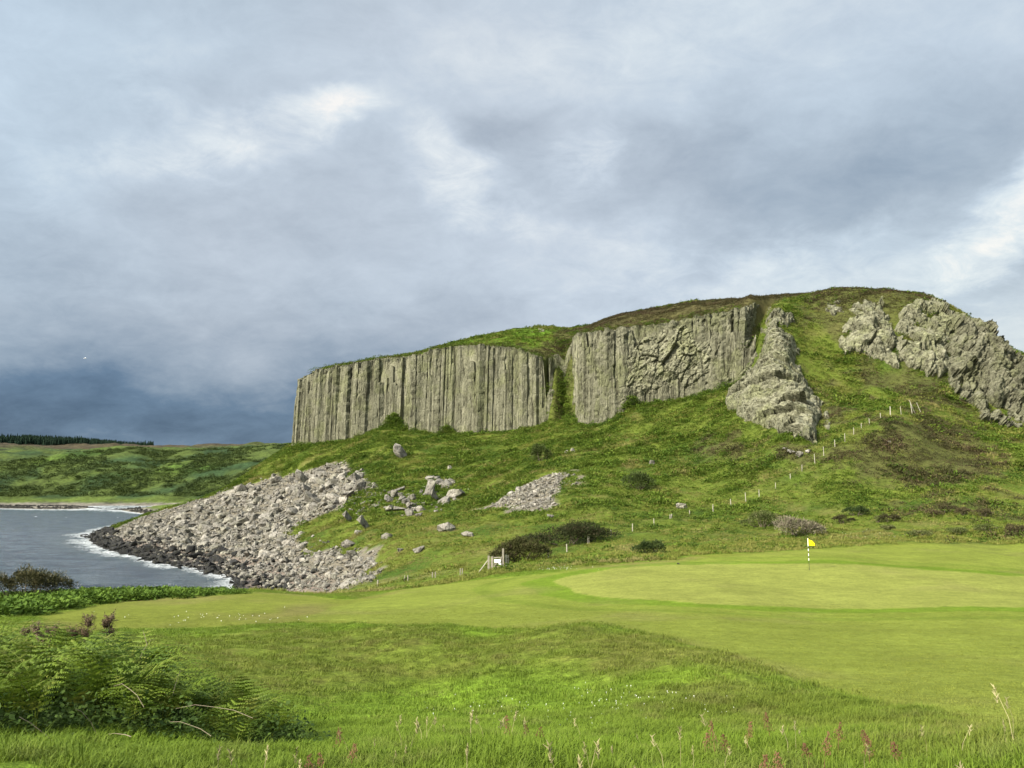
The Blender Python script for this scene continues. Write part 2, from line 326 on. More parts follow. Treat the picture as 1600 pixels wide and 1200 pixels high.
# relief
slope_zone = sstep(66, 90, RR) * (1 - mown)
rel = slope_zone * sstep(0.0, 3.0, GZ) * np.where(RR < 400, 1, 0)
GZ = GZ + rel * (0.45 * fbm(GX / 7, GY / 7, o=4) + 0.22 * np.abs(perlin(GX / 2.2, GY / 2.2)))
near = (1 - mown) * sstep(62, 40, RR)
GZ = GZ + near * (0.10 * fbm(GX / 2.3, GY / 2.3, o=3) + 0.035 * perlin(GX / .45, GY / .45)) * sstep(2, 7, RR)
GZ = GZ - 0.03 * mown + mown * 0.05 * fbm(GX / 8, GY / 8, o=2)
farz = sstep(600, 800, RR); fz = sstep(8, 40, GZ)
GZ = GZ + farz * fz * (9 * fbm(GX / 120, GY / 120, o=4) + 4.0 * np.abs(fbm(GX / 45, GY / 45, o=3))) * sstep(3500, 2000, RR)
bench = sstep(380, 420, RR) * sstep(1, 3, GZ) * (1 - farz)
GZ = GZ + bench * 0.8 * fbm(GX / 30, GY / 30, o=4)
H_sd_mown = sd_mown

# albedo of the ground sheet
def C(*c): return np.array(c)[None, None, :]
def mixc(a, b, t): return a * (1 - t[..., None]) + b * t[..., None]
n_big = fbm(GX / 16, GY / 16, o=4); n_mid = fbm(GX / 4.5, GY / 4.5, o=4)
n_dry = fbm(GX / 7 + 40, GY / 7, o=4)
rough_c = mixc(C(.078, .120, .012) + 0 * GX[..., None], C(.105, .105, .025), sstep(0.1, 0.9, n_dry) * 0.7)
rough_c = mixc(rough_c, C(.090, .150, .010), sstep(0.0, 0.8, -n_mid) * 0.7)
hill = mixc(C(.066, .086, .013) + 0 * GX[..., None], C(.032, .056, .008), sstep(-0.1, 0.6, n_big))
hill = mixc(hill, C(.095, .092, .028), sstep(0.15, 0.8, n_dry) * 0.75)
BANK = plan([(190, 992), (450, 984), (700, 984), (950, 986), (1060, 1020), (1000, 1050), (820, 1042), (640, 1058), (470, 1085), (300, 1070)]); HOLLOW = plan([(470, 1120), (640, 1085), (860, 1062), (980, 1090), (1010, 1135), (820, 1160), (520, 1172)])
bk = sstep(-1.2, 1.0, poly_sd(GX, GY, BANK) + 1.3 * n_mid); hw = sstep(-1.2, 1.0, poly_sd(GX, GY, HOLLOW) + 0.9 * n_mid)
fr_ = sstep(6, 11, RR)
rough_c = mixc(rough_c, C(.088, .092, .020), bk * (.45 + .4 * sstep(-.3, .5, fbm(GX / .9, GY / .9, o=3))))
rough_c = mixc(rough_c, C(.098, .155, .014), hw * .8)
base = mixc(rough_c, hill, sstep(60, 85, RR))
# mown turf: the putting surface, its dark collar, paler cut beyond, then the apron in faint bands
s = sd_green + 0.25 * perlin(GX / 3, GY / 3)
turf = C(.122, .146, .024) + 0 * GX[..., None]
band = C(.092, .124, .016)
turf = mixc(turf, band, sstep(-5.2, -5.0, s) * 0.75)
turf = mixc(turf, C(.118, .146, .022), sstep(-4.2, -3.9, s))
turf = mixc(turf, C(.086, .130, .012), sstep(-2.1, -1.9, s))
turf = mixc(turf, C(.150, .166, .036), sstep(-0.1, 0.1, s))
turf = mixc(turf, C(.122, .112, .040), sstep(0.1, 0.9, n_dry + 0.3 * n_mid) * 0.40)
semi = mixc(C(.110, .128, .020) + 0 * GX[..., None], C(.135, .112, .045), sstep(-0.1, 0.7, n_dry) * 0.55)
turf = mixc(semi, turf, sstep(-0.2, 0.2, sd_apron))
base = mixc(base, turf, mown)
heath = np.zeros_like(GX)
for hp in HEATHER: heath = np.maximum(heath, sstep(-3, 2.5, poly_sd(GX, GY, hp) + 6.0 * n_mid + 3 * n_big))
heath = np.maximum(heath, sstep(-2, 3, poly_sd(GX, GY, HEATHER[-1]) + 4 * n_mid) * .95)
heath = np.maximum(heath, cl_g * sstep(218, 226, RR) * sstep(268, 255, RR) * sstep(-.6, .3, n_mid + .2))
top = sstep(1.0, 3.0, sdp) * (RR < 420)
edge_h = sstep(-0.5, 0.15, 0.55 - np.abs(sdp - 3) / 12 + 0.6 * n_mid + 0.55 * sstep(-5, 25, GX) - 0.3)
heath = np.maximum(heath, top * edge_h)
heath = np.maximum(heath, 1.15 * top * sstep(12, 20, GX) * sstep(-1.1, -.2, n_mid + .25) * sstep(40, 25, sdp))
mead = sstep(0.1, 0.5, n_mid + n_big * 0.4) * (RR > 75) * (RR < 420) * 0.8 * sstep(30, 60, GX) * (GZ > 9)
heath = np.maximum(heath, mead)
base = mixc(base, C(.052, .050, .019), heath * 0.70)
base = mixc(base, C(.062, .115, .010), top * (1 - heath) * 0.8)
scree = sstep(-1.5, 0.6, sd_scree + 1.2 * n_mid) * (RR < 420)
base = mixc(base, C(.115, .10, .08), scree * 0.9)
# beach stones by the water all round the bay
bh = sstep(3.0, 1.6, GZ + 0.7 * n_mid) * (RR > 95)
base = mixc(base, C(.13, .105, .085), bh)
base = mixc(base, C(.028, .027, .026), sstep(1.0, 0.4, GZ + 0.35 * n_mid) * (RR > 95))
# far country
farc = mixc(C(.042, .058, .014) + 0 * GX[..., None], C(.020, .036, .014), sstep(-0.2, 0.4, fbm(GX / 60, GY / 60, o=5)))
farc = mixc(farc, C(.052, .092, .014), sstep(0.25, 0.45, perlin(GX / 150 + 5, GY / 90)) * 0.6 * sstep(25, 45, GZ))
farc = mixc(farc, C(.058, .080, .016), sstep(8, 3.5, GZ) * sstep(1, 3, GZ))
farc = mixc(farc, C(.045, .034, .022), sstep(1350, 1700, RR + 250 * fbm(GX / 200, GY / 200, o=3)) * 0.9)
base = mixc(base, mixc(farc, C(.115, .105, .085), bh), sstep(360, 450, RR))
rockt = np.zeros_like(GX)

gm, T, b = material('turf_and_hill', 0.95, 0.05)
pos = T.new('ShaderNodeNewGeometry').outputs['Position']
a = T.attr('albedo').outputs['Color']; mo = T.attr('mown').outputs['Fac']; di = T.attr('dist').outputs['Fac']
nA = T.noise(pos, 26, 3, 0.7).outputs[0]; nB = T.noise(pos, 5.5, 5, 0.65).outputs[0]; nC = T.noise(pos, 1.3, 6, 0.65).outputs[0]
nD = T.noise(pos, 0.28, 5, 0.6).outputs[0]; nE = T.noise(pos, 0.035, 6, 0.65).outputs[0]
def modul(c, n, lo, hi, a_=0.3, b_=0.7): return T.mix(1.0, c, T.new('ShaderNodeCombineColor', {0: T.rng(n, a_, b_, lo, hi, False), 1: T.rng(n, a_, b_, lo, hi, False), 2: T.rng(n, a_, b_, lo, hi, False)}).outputs[0], 'MULTIPLY')
cm = modul(modul(modul(a, nA, .62, 1.42), nB, .80, 1.2), nC, .84, 1.17)
cr = modul(modul(modul(a, nA, .6, 1.45), nB, .62, 1.42), nC, .72, 1.3)
cc = T.mix(mo, cr, cm); cc = modul(cc, nD, .86, 1.14)
cc = T.mix(T.rng(di, 350, 600), cc, modul(modul(cc, nE, .55, 1.5), nD, .7, 1.3))
T.l.new(cc, b.inputs['Base Color'])
hgt = T.math('ADD', T.math('MULTIPLY', nB, T.math('SUBTRACT', 1.25, mo)), T.math('MULTIPLY', nA, 0.35))
set_bump(T, b, hgt, 0.55, 0.10)
V = np.stack([GX, GY, GZ], -1).reshape(-1, 3)
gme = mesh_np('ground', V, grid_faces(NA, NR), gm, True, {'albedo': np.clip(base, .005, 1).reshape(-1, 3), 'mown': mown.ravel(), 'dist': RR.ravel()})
ground = tag(obj('ground', gme), kind='structure')

# ------------------------------------------------------------------ sea
waz = np.concatenate([np.linspace(-80, -38, 25)[:-1], np.linspace(-38, 3, 420)]) * math.pi / 180
wr = np.concatenate([np.linspace(55, 330, 430), np.geomspace(331, 900, 90)])
WA, WR = np.meshgrid(waz, wr, indexing='ij'); WX, WY = WR * np.sin(WA), WR * np.cos(WA)
dep = -grid_at(GZ, WX, WY)
wv_ = 0.30 * fbm(WX / 7 + WY / 15, WY / 3.6, o=3, g=.6) + 0.10 * perlin(WX / 1.7, WY / 1.3)
WZ = wv_ * sstep(-0.2, 1.5, dep)
streak = fbm(WX / 3.0 + 0.3 * WY / 9, WY / 5.0, o=4)
surf = sstep(2.0, 0.1, dep + 0.9 * perlin(WX / 11, WY / 11)) * sstep(-0.45, 0.5, streak + 0.25)
caps = sstep(0.92, 1.10, fbm(WX / 5 + 9, WY / 2.6, o=3) + 0.25 * perlin(WX / 40, WY / 40)) * 0.8
foam = np.clip(surf * 1.0 + caps, 0, 1)
wm, T, b = material('sea_water', 0.16, 0.5)
pos = T.new('ShaderNodeNewGeometry').outputs['Position']
fo = T.attr('foam').outputs['Fac']; sh = T.attr('shoal').outputs['Fac']
k1 = T.noise(T.mapping(pos, (0, 0, 0), (0, 0, 0.35), (0.4, 1.0, 1)), 0.22, 8, 0.72).outputs[0]
k2 = T.noise(T.mapping(pos, (0, 0, 0), (0, 0, 0.2), (0.6, 1.1, 1)), 2.3, 3, 0.6).outputs[0]
k3 = T.noise(pos, 1.6, 5, 0.7).outputs[0]
ff = T.math('MULTIPLY', fo, T.rng(k3, 0.36, 0.58))
cw = T.mix(T.rng(k1, .40, .62), (0.010, 0.024, 0.040), (0.060, 0.088, 0.108)); cw = T.mix(T.math('MULTIPLY', sh, .6), cw, (0.055, 0.078, 0.070))  # light and dark of ripple reflections painted into the water colour
T.l.new(T.mix(ff, cw, (0.80, 0.83, 0.84)), b.inputs['Base Color'])
T.l.new(T.math('ADD', T.math('MULTIPLY', ff, 0.7), 0.2), b.inputs['Roughness'])
set_bump(T, b, T.math('ADD', k1, T.math('MULTIPLY', k2, 0.25)), 1.0, 4.0)
keep = (dep > -0.6); kf = keep[:-1, :-1] | keep[1:, :-1] | keep[:-1, 1:] | keep[1:, 1:]
V, F, A = compact(np.stack([WX, WY, WZ], -1).reshape(-1, 3), grid_faces(len(waz), len(wr), kf), {'foam': foam.ravel(), 'shoal': sstep(4, 0, dep).ravel()})
tag(obj('sea', mesh_np('sea', V, F, wm, True, A)), kind='structure')
# ------------------------------------------------------------------ rock materials
def rock_material(name, c_lo, c_mid, c_hi, streak=False, strata=False, lichen=0.5, scale=1.0, bump=0.35, var=.16):
    m, T, b = material(name, 0.92, 0.1)
    p = T.new('ShaderNodeNewGeometry').outputs['Position']
    ps = T.mapping(p, (0, 0, 0), (0, 0, 0), (1, 1, 0.10)) if streak else p
    n1 = T.noise(ps, 0.55 * scale, 7, 0.66).outputs[0]; n2 = T.noise(p, 1.9 * scale, 7, 0.7).outputs[0]; n3 = T.noise(p, 0.16 * scale, 5, 0.6).outputs[0]
    c = T.ramp(T.math('ADD', T.math('MULTIPLY', n1, 0.55), T.math('MULTIPLY', n2, 0.45)), [(0.34, c_lo), (0.5, c_mid), (0.66, c_hi)])
    rnd = T.new('ShaderNodeNewGeometry').outputs['Random Per Island']
    tint = T.rng(rnd, 0, 1, 1 - var, 1 + var, False)
    c = T.mix(1.0, c, T.new('ShaderNodeCombineColor', {0: tint, 1: tint, 2: tint}).outputs[0], 'MULTIPLY')
    c = T.mix(T.math('MULTIPLY', T.rng(n3, 0.46, 0.62), lichen), c, T.mix(1.0, c, (0.90, 0.98, 0.66), 'MULTIPLY'))      # olive lichen
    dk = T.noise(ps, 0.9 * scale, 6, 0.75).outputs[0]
    c = T.mix(T.math('MULTIPLY', T.rng(dk, 0.50, 0.38), 0.85), c, (0.030, 0.029, 0.018))                                  # shade of crevices and pits painted as dark noise patches
    sp = T.noise(p, 2.6 * scale, 4, 0.75).outputs[0]
    c = T.mix(T.math('MULTIPLY', T.rng(sp, 0.62, 0.70), 0.55), c, (0.30, 0.28, 0.235))                                    # pale scabs
    T.l.new(c, b.inputs['Base Color'])
    v = T.vor(T.mapping(p, (0, 0, 0), (0.12, 0.05, 0), (1, 1, 0.35 if not strata else 2.6)), 0.75 * scale, 'DISTANCE_TO_EDGE').outputs['Distance']
    h = T.math('ADD', T.math('MULTIPLY', n2, 1.0), T.math('MULTIPLY', T.rng(v, 0.0, 0.09), 0.45))
    set_bump(T, b, h, bump * 2, 0.55 / scale)
    return m
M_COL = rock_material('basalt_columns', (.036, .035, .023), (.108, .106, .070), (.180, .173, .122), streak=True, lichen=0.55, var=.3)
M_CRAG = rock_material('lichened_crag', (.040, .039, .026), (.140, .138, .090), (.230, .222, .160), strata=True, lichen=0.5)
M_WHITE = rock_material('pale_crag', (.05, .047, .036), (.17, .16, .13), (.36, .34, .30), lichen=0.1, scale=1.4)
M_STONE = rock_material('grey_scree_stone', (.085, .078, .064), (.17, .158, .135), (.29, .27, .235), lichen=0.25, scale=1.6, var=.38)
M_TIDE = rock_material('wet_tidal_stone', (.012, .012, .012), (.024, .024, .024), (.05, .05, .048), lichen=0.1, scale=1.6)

# ------------------------------------------------------------------ columned sea cliff: a backing face and one part per column
cl3 = np.array([P(*p) for p in CL_FRONT])
back = np.array([(-70, 345), (-74, 320), (-77, 292)])
line = np.concatenate([back, cl3[:, :2]])
seg = np.hypot(*np.diff(line, axis=0).T); arc = np.concatenate([[0], np.cumsum(seg)])
def at_arc(s_): return np.array([np.interp(s_, arc, line[:, 0]), np.interp(s_, arc, line[:, 1])])
def tang(s_):
    t = at_arc(s_ + 1.5) - at_arc(s_ - 1.5); t /= np.hypot(*t); return t
nS = 420; ss = np.linspace(0, arc[-1], nS); rows = 22
Vw = []
for s_ in ss:
    p = at_arc(s_); t = tang(s_); n_ = np.array([-t[1], t[0]])       # to the left of the walk = into the hill
    q = p + n_ * 0.75; q2 = p + n_ * 3.9
    zb = float(H(*(p - n_ * 1.0))) - 3; zt = float(H(*q2)) + 0.15
    for k in range(rows):
        f = k / (rows - 1); z = zb + (zt - zb) * f
        o_ = n_ * (1.2 * f + (0.75 if s_ < 175 else 1.0) * fbm(np.array(s_ / 1.6), np.array(z / 7.0), o=4) + 0.35 * float(perlin(np.array(np.floor(s_ / 1.1) * 7.7), np.array(np.floor(z / 2.5 + 3 * math.sin(s_)) * 3.1))))
        Vw.append((q[0] + o_[0], q[1] + o_[1], z))
cliff = tag(obj('cliff', mesh_np('cliff', Vw, grid_faces(nS, rows)[:, ::-1], M_COL, True)), kind='structure')
rc = random.Random(21)
def column_mesh(w, h, sides, seed, taper, lean, rough, ring=1.3):
    r = random.Random(seed); nr = max(5, int(h / ring)); V = []; F = []
    a0 = r.uniform(0, 6.28); rad = [w * 0.60 * r.uniform(.85, 1.15) for _ in range(sides)]; ang = [a0 + (i + r.uniform(-.18, .18)) * 2 * math.pi / sides for i in range(sides)]
    step = 0; ox = oy = 0
    for k in range(nr):
        f = k / (nr - 1); z = f * h
        if k and r.random() < 0.22: step = r.uniform(-0.10, 0.05) * w; ox += r.uniform(-.05, .05) * w; oy += r.uniform(-.07, .07) * w
        sc_ = 1 - taper * f + step / max(w, .1)
        if f > 0.90: sc_ *= 1 - (f - 0.90) * r.uniform(1.5, 4)
        if 0 < k < nr - 1 and r.random() < .16: sc_ *= r.uniform(.74, .9)
        jag = rough * (2.4 if f > .82 else 1)
        for i in range(sides):
            q = rad[i] * sc_ * (1 + r.uniform(-jag, jag))
            V.append((math.cos(ang[i]) * q + ox + lean[0] * z, math.sin(ang[i]) * q + oy + lean[1] * z, z + r.uniform(-.2, .2) * (0 < k)))
    for k in range(nr - 1):
        for i in range(sides):
            j = (i + 1) % sides; F.append((k * sides + i, k * sides + j, (k + 1) * sides + j, (k + 1) * sides + i))
    me = bpy.data.meshes.new('column'); me.from_pydata(V + [(ox + lean[0] * h, oy + lean[1] * h, h + w * .12)], [], F + [((nr - 1) * sides + i, (nr - 1) * sides + (i + 1) % sides, nr * sides) for i in range(sides)])
    me.materials.append(M_COL)
    return me
s0 = 4.0; ncol = 0; clus = 0; cb_ = 0.0
while s0 < arc[-1] - 0.5:
    p = at_arc(s0); t = tang(s0); n_ = np.array([-t[1], t[0]])
    azc = math.atan2(p[0], p[1]); pxc = 800 + FOC * p[0] / p[1]
    w_ = rc.choice((1.5, 1.8, 2.2, 2.7)) * rc.uniform(.85, 1.15)
    if pxc > 1050: w_ *= 0.85
    cleft_in = p[1] > 233 and 872 < pxc < 900
    if clus <= 0: clus = rc.choice((1, 2, 3, 4, 5, 6)); cb_ = rc.uniform(-.55, .5); s0 += rc.uniform(.1, .45)
    clus -= 1; bulge = 1.0 * float(perlin(np.array(s0 / 11.0), np.array(0.3))) + cb_ + rc.uniform(-.2, .2)
    q = p - n_ * (bulge - 0.75)
    zb = float(H(*(q - n_ * 1.2))) - 2.5; zt = float(H(*(p + n_ * 3.8)))
    frac = 1.0
    if rc.random() < (0.24 if pxc < 890 else .45): frac = rc.uniform(.45, .95)
    if 590 < pxc < 640 and rc.random() < .6: frac *= rc.uniform(.55, .9)
    if abs(p[0] - .069 * p[1]) < 3.2: s0 += 1.5; continue
    if not (640 > pxc > 612 and rc.random() < .3):
        hh = max(3.0, (zt + rc.uniform(-.2, .5) - zb) * frac)
        ln = n_ * rc.uniform(0.02, 0.055) + t * (rc.uniform(-.012, .012) + (0.05 * (pxc - 1040) / 100 if pxc > 1040 else 0))
        c_ = obj('column', column_mesh(w_, hh, rc.choice((5, 6, 6, 7)), rc.random(), rc.uniform(0, .10), ln, 0.06 if pxc < 890 else 0.13, 1.1 if pxc < 890 else .8), cliff)
        c_.location = (q[0], q[1], zb); ncol += 1
    s0 += w_ * rc.uniform(.58, .78)

# ------------------------------------------------------------------ massive crags: rock that bulges out of the hill
CRAGV = []
def crag(name, poly, bulge, mat, label, cat, kind=None, strata=0.35, step=1.15, knob=1.0, dip=0.15, rise=1.0, block=None, tip=None, fan=1.0, crackw=1.0):
    pp = np.array(poly, float); x0, y0 = pp.min(0) - 8; x1, y1 = pp.max(0) + 8
    xs = np.arange(x0, x1, step); ys = np.arange(y0, y1, step); PX, PY = np.meshgrid(xs, ys, indexing='ij')
    sd = poly_sd(PX, PY, poly) + 6.0 * fbm(PX / 13, PY / 13, o=4)
    # base: smooth hill surface, sampled coarsely then interpolated
    cx = np.linspace(x0, x1, 14); cy = np.linspace(y0, y1, 14); CX, CY = np.meshgrid(cx, cy, indexing='ij')
    D = cast(CX.ravel(), CY.ravel())[:, 1].reshape(14, 14)
    good = D < 300; gm_ = good & (poly_sd(CX, CY, poly) > 1); gm_ = gm_ if gm_.sum() > 6 else good
    med = np.median(D[gm_]); gm_ &= np.abs(D - med) < 25
    A_ = np.stack([CX[gm_], CY[gm_], np.ones(gm_.sum())], -1); co = np.linalg.lstsq(A_, D[gm_], rcond=None)[0]; fit = CX * co[0] + CY * co[1] + co[2]
    D = np.where(np.abs(D - fit) < 9, D, np.clip(fit, med - 22, med + 22))
    for _ in range(2): D = (D + np.roll(D, 1, 0) + np.roll(D, -1, 0) + np.roll(D, 1, 1) + np.roll(D, -1, 1)) / 5 if False else D
    ix = np.clip((PX - x0) / (x1 - x0) * 13, 0, 12.999); iy = np.clip((PY - y0) / (y1 - y0) * 13, 0, 12.999)
    i, j = ix.astype(int), iy.astype(int); fx, fy = ix - i, iy - j
    d = D[i, j] * (1 - fx) * (1 - fy) + D[i + 1, j] * fx * (1 - fy) + D[i, j + 1] * (1 - fx) * fy + D[i + 1, j + 1] * fx * fy
    base_ = np.empty(PX.shape + (3,))
    xc = (PX - 800) / FOC; yc = (600 - PY) / FOC; fy_ = CP - SP * yc
    base_[..., 0] = xc / fy_ * d; base_[..., 1] = d; base_[..., 2] = EYE + (SP + CP * yc) / fy_ * d
    # rock stands proud of the slope along the slope's outward direction
    gx = np.gradient(base_, axis=0); gy = np.gradient(base_, axis=1); nn = np.cross(gx, gy); nn /= np.linalg.norm(nn, axis=-1, keepdims=True) + 1e-9
    nm = np.nanmean(nn.reshape(-1, 3), 0); nm /= np.linalg.norm(nm)
    if nm[1] > 0: nm = -nm
    nm = nm * 0.6 + np.array([-0.05, -0.55, 0.12]); nm /= np.linalg.norm(nm)
    dome = np.sqrt(np.clip(sd / 11.0, 0, 1)) * 0.7 + 0.3 * sstep(0, 50, sd)
    X, Y, Z = base_[..., 0], base_[..., 1], base_[..., 2]
    tilt = Z - dip * X
    fr = fbm(X / 5.5, Y / 5.5, Z / 5.5, o=5, g=0.55)
    cell = np.floor(tilt / 1.1 + 0.8 * perlin(X / 6, Z / 6)); ledge = (perlin(cell * 7.13, X / 3.2) + 0.6 * perlin(cell * 3.3 + 9, X / 1.3))
    crack = -np.exp(-(fbm(X / 7 + 31, Y / 7, Z / 11, o=3) / 0.045) ** 2)
    def blocks(a_, b_, sx_, sz_, k_):
        a2 = a_ / sx_ + .45 * fbm(a_ / 5 + k_, b_ / 5, o=2); b2 = b_ / sz_ + .45 * fbm(a_ / 5, b_ / 5 + k_, o=2); ca = np.floor(b2); a2 = a2 + .5 * perlin(ca * 3.3 + k_, ca * .7); cb = np.floor(a2)
        ed = np.minimum(np.minimum(a2 - cb, 1 - (a2 - cb)) * sx_, np.minimum(b2 - ca, 1 - (b2 - ca)) * sz_)
        return perlin(ca * 5.37 + k_ + .31, cb * 3.71 + .17), ed
    def facets(u, v, su, sv, k_, tiltamp, hamp):
        u2 = u / su + .25 * fbm(u / 6 + k_, v / 6, o=2); v2 = v / sv + .25 * fbm(u / 6, v / 6 + k_, o=2); ci, cj = np.floor(u2), np.floor(v2); best = np.full(u.shape, 1e9); sec = best.copy(); out_ = np.zeros(u.shape)
        hsh = lambda i, j, q: (np.sin(i * 127.1 + j * 311.7 + q * 74.7 + k_) * 43758.5453) % 1.0
        for di in (-1, 0, 1):
            for dj in (-1, 0, 1):
                i_, j_ = ci + di, cj + dj; du, dv = u2 - i_ - hsh(i_, j_, 1), v2 - j_ - hsh(i_, j_, 2); dd = du * du + dv * dv
                val = (hsh(i_, j_, 3) - .5) * 2 * hamp + tiltamp * ((hsh(i_, j_, 4) - .5) * 2 * du * su + (hsh(i_, j_, 5) - .5) * 2 * dv * sv); nb = dd < best
                sec = np.where(nb, best, np.minimum(sec, dd)); out_ = np.where(nb, val, out_); best = np.where(nb, dd, best)
        return out_, np.sqrt(sec) - np.sqrt(best)
    sl_ = strata > .45
    A1, e1 = facets(X + .5 * Y, tilt, 5.5 if sl_ else 3.4, 2.6 if sl_ else 5.5, 1.7, .42, .55); A2, e2 = facets(X + .3 * Y, tilt + .15 * X, 2.0 if sl_ else 1.3, .95 if sl_ else 1.9, 5.1, .40, .22)
    fr = 0.5 * fr + 1.5 * A1 * fan + 1.0 * A2 - 0.9 * crackw * np.exp(-(e1 / .07) ** 2) - 0.30 * np.exp(-(e2 / .10) ** 2)
    disp = knob * (0.75 * fr + 0.9 * fbm(X / 11, Y / 11, Z / 11, o=2) + strata * ledge + 0.5 * crackw * crack * (block or 0.6)) + 0.25 * perlin(X / .7, Y / .7, Z / .7) * knob
    off = np.where(sd > 0, bulge * dome + disp * (0.35 + 0.65 * dome), -0.22 * np.abs(sd) - 0.25)
    Vp = base_ + nm * off[..., None]
    Vp[..., 2] += np.where(sd > 0, rise * 0.25 * bulge * dome * 0, 0)
    if tip: off = np.where(sd > 0, off * (0.30 + 0.70 * sstep(tip, tip - 45, PY)), off)
    keep = sd > -6.0; kf = keep[:-1, :-1] & keep[1:, :-1] & keep[:-1, 1:] & keep[1:, 1:]
    V, F, _ = compact(Vp.reshape(-1, 3), grid_faces(len(xs), len(ys), kf), {})
    CRAGV.append(V)
    return tag(obj(name, mesh_np(name, V, F[:, ::-1], mat, False)), label, cat, kind=kind)
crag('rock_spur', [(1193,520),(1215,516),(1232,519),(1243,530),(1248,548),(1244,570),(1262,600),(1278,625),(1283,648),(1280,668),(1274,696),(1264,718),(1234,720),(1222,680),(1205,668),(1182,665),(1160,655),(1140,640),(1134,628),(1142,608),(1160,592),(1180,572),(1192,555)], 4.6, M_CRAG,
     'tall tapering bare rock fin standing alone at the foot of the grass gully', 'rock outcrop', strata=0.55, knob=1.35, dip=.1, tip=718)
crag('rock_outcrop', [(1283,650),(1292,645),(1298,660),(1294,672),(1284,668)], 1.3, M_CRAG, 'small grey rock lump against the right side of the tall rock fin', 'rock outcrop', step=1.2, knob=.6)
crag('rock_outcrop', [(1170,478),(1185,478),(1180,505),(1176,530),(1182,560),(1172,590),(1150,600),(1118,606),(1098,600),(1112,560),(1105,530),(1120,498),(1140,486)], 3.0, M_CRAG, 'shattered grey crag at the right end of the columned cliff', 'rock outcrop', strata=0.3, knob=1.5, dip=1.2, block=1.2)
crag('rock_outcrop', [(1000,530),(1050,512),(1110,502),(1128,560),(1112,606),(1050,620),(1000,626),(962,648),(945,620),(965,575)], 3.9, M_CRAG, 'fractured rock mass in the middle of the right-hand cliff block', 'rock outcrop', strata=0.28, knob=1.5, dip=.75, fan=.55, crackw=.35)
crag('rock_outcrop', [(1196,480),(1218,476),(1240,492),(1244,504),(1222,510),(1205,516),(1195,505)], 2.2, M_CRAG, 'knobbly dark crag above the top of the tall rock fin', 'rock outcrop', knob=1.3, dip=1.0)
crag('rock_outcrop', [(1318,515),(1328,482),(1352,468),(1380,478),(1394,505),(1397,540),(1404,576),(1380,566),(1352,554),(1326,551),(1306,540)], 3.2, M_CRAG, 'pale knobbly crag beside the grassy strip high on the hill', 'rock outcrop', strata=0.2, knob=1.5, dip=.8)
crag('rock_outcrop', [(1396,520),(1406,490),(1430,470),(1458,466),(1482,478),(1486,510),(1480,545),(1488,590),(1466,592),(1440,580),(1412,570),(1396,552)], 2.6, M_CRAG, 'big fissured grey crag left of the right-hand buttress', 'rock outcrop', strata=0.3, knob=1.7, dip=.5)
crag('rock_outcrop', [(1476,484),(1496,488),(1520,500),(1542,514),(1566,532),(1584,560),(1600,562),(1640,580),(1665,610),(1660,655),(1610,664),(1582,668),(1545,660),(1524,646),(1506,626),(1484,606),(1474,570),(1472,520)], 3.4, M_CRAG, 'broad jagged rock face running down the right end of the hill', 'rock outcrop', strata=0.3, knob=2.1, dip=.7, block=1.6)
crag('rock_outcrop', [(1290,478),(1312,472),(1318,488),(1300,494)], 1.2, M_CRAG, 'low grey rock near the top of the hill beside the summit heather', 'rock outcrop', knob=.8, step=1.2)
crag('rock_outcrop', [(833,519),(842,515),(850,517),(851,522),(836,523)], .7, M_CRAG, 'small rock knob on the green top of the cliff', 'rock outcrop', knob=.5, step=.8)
# ------------------------------------------------------------------ loose stone: boulders as things, the rest of the scree as one mass
def stone_mesh(seed, name='boulder', elong=(1, .75, .6), mat=M_STONE, n=15):
    r = random.Random(seed); bm = bmesh.new()
    for k in range(n):
        v = Vector((r.uniform(-1, 1), r.uniform(-1, 1), r.uniform(-1, 1)))
        m_ = max(abs(v.x), abs(v.y), abs(v.z)); v = v / (m_ ** 0.8 + 1e-3) * r.uniform(.75, 1)
        bm.verts.new((v.x * elong[0] * .5, v.y * elong[1] * .5, v.z * elong[2] * .5))
    res = bmesh.ops.convex_hull(bm, input=bm.verts)
    bmesh.ops.delete(bm, geom=[v for v in bm.verts if not v.link_faces], context='VERTS')
    me = bpy.data.meshes.new(name); bm.to_mesh(me); bm.free(); me.materials.append(mat); return me
PROTO = [stone_mesh(s_, elong=e, n=n) for s_, e, n in [(1, (1, .8, .7), 16), (2, (1, .6, .5), 14), (3, (1, .9, .6), 18), (4, (1.3, .5, .45), 14), (5, (1, .7, .8), 16), (6, (1.1, .8, .5), 15), (7, (1, .65, .6), 20), (8, (1.5, .5, .5), 14)]]
PTIDE = []
for me in PROTO:
    c = me.copy(); c.materials.clear(); c.materials.append(M_TIDE); PTIDE.append(c)
def in_poly_px(poly, n, rng):
    pp = np.array(poly, float); lo, hi = pp.min(0), pp.max(0); out = []
    while len(out) < n:
        q = rng.uniform(lo, hi, (n * 2, 2)); q = q[poly_sd(q[:, 0], q[:, 1], poly) > 0]; out.extend(q.tolist())
    return np.array(out[:n])
def sample_plan(poly, n, rng, pad=0.0):
    pp = np.array(poly, float); lo, hi = pp.min(0) - pad, pp.max(0) + pad; out = np.zeros((0, 2))
    while len(out) < n:
        q = rng.uniform(lo, hi, (n * 3, 2)); q = q[poly_sd(q[:, 0], q[:, 1], poly) > -pad]; out = np.concatenate([out, q])
    return out[:n]
def slope_at(x, y, e=1.5):
    return (H(x + e, y) - H(x - e, y)) / (2 * e), (H(x, y + e) - H(x, y - e)) / (2 * e)
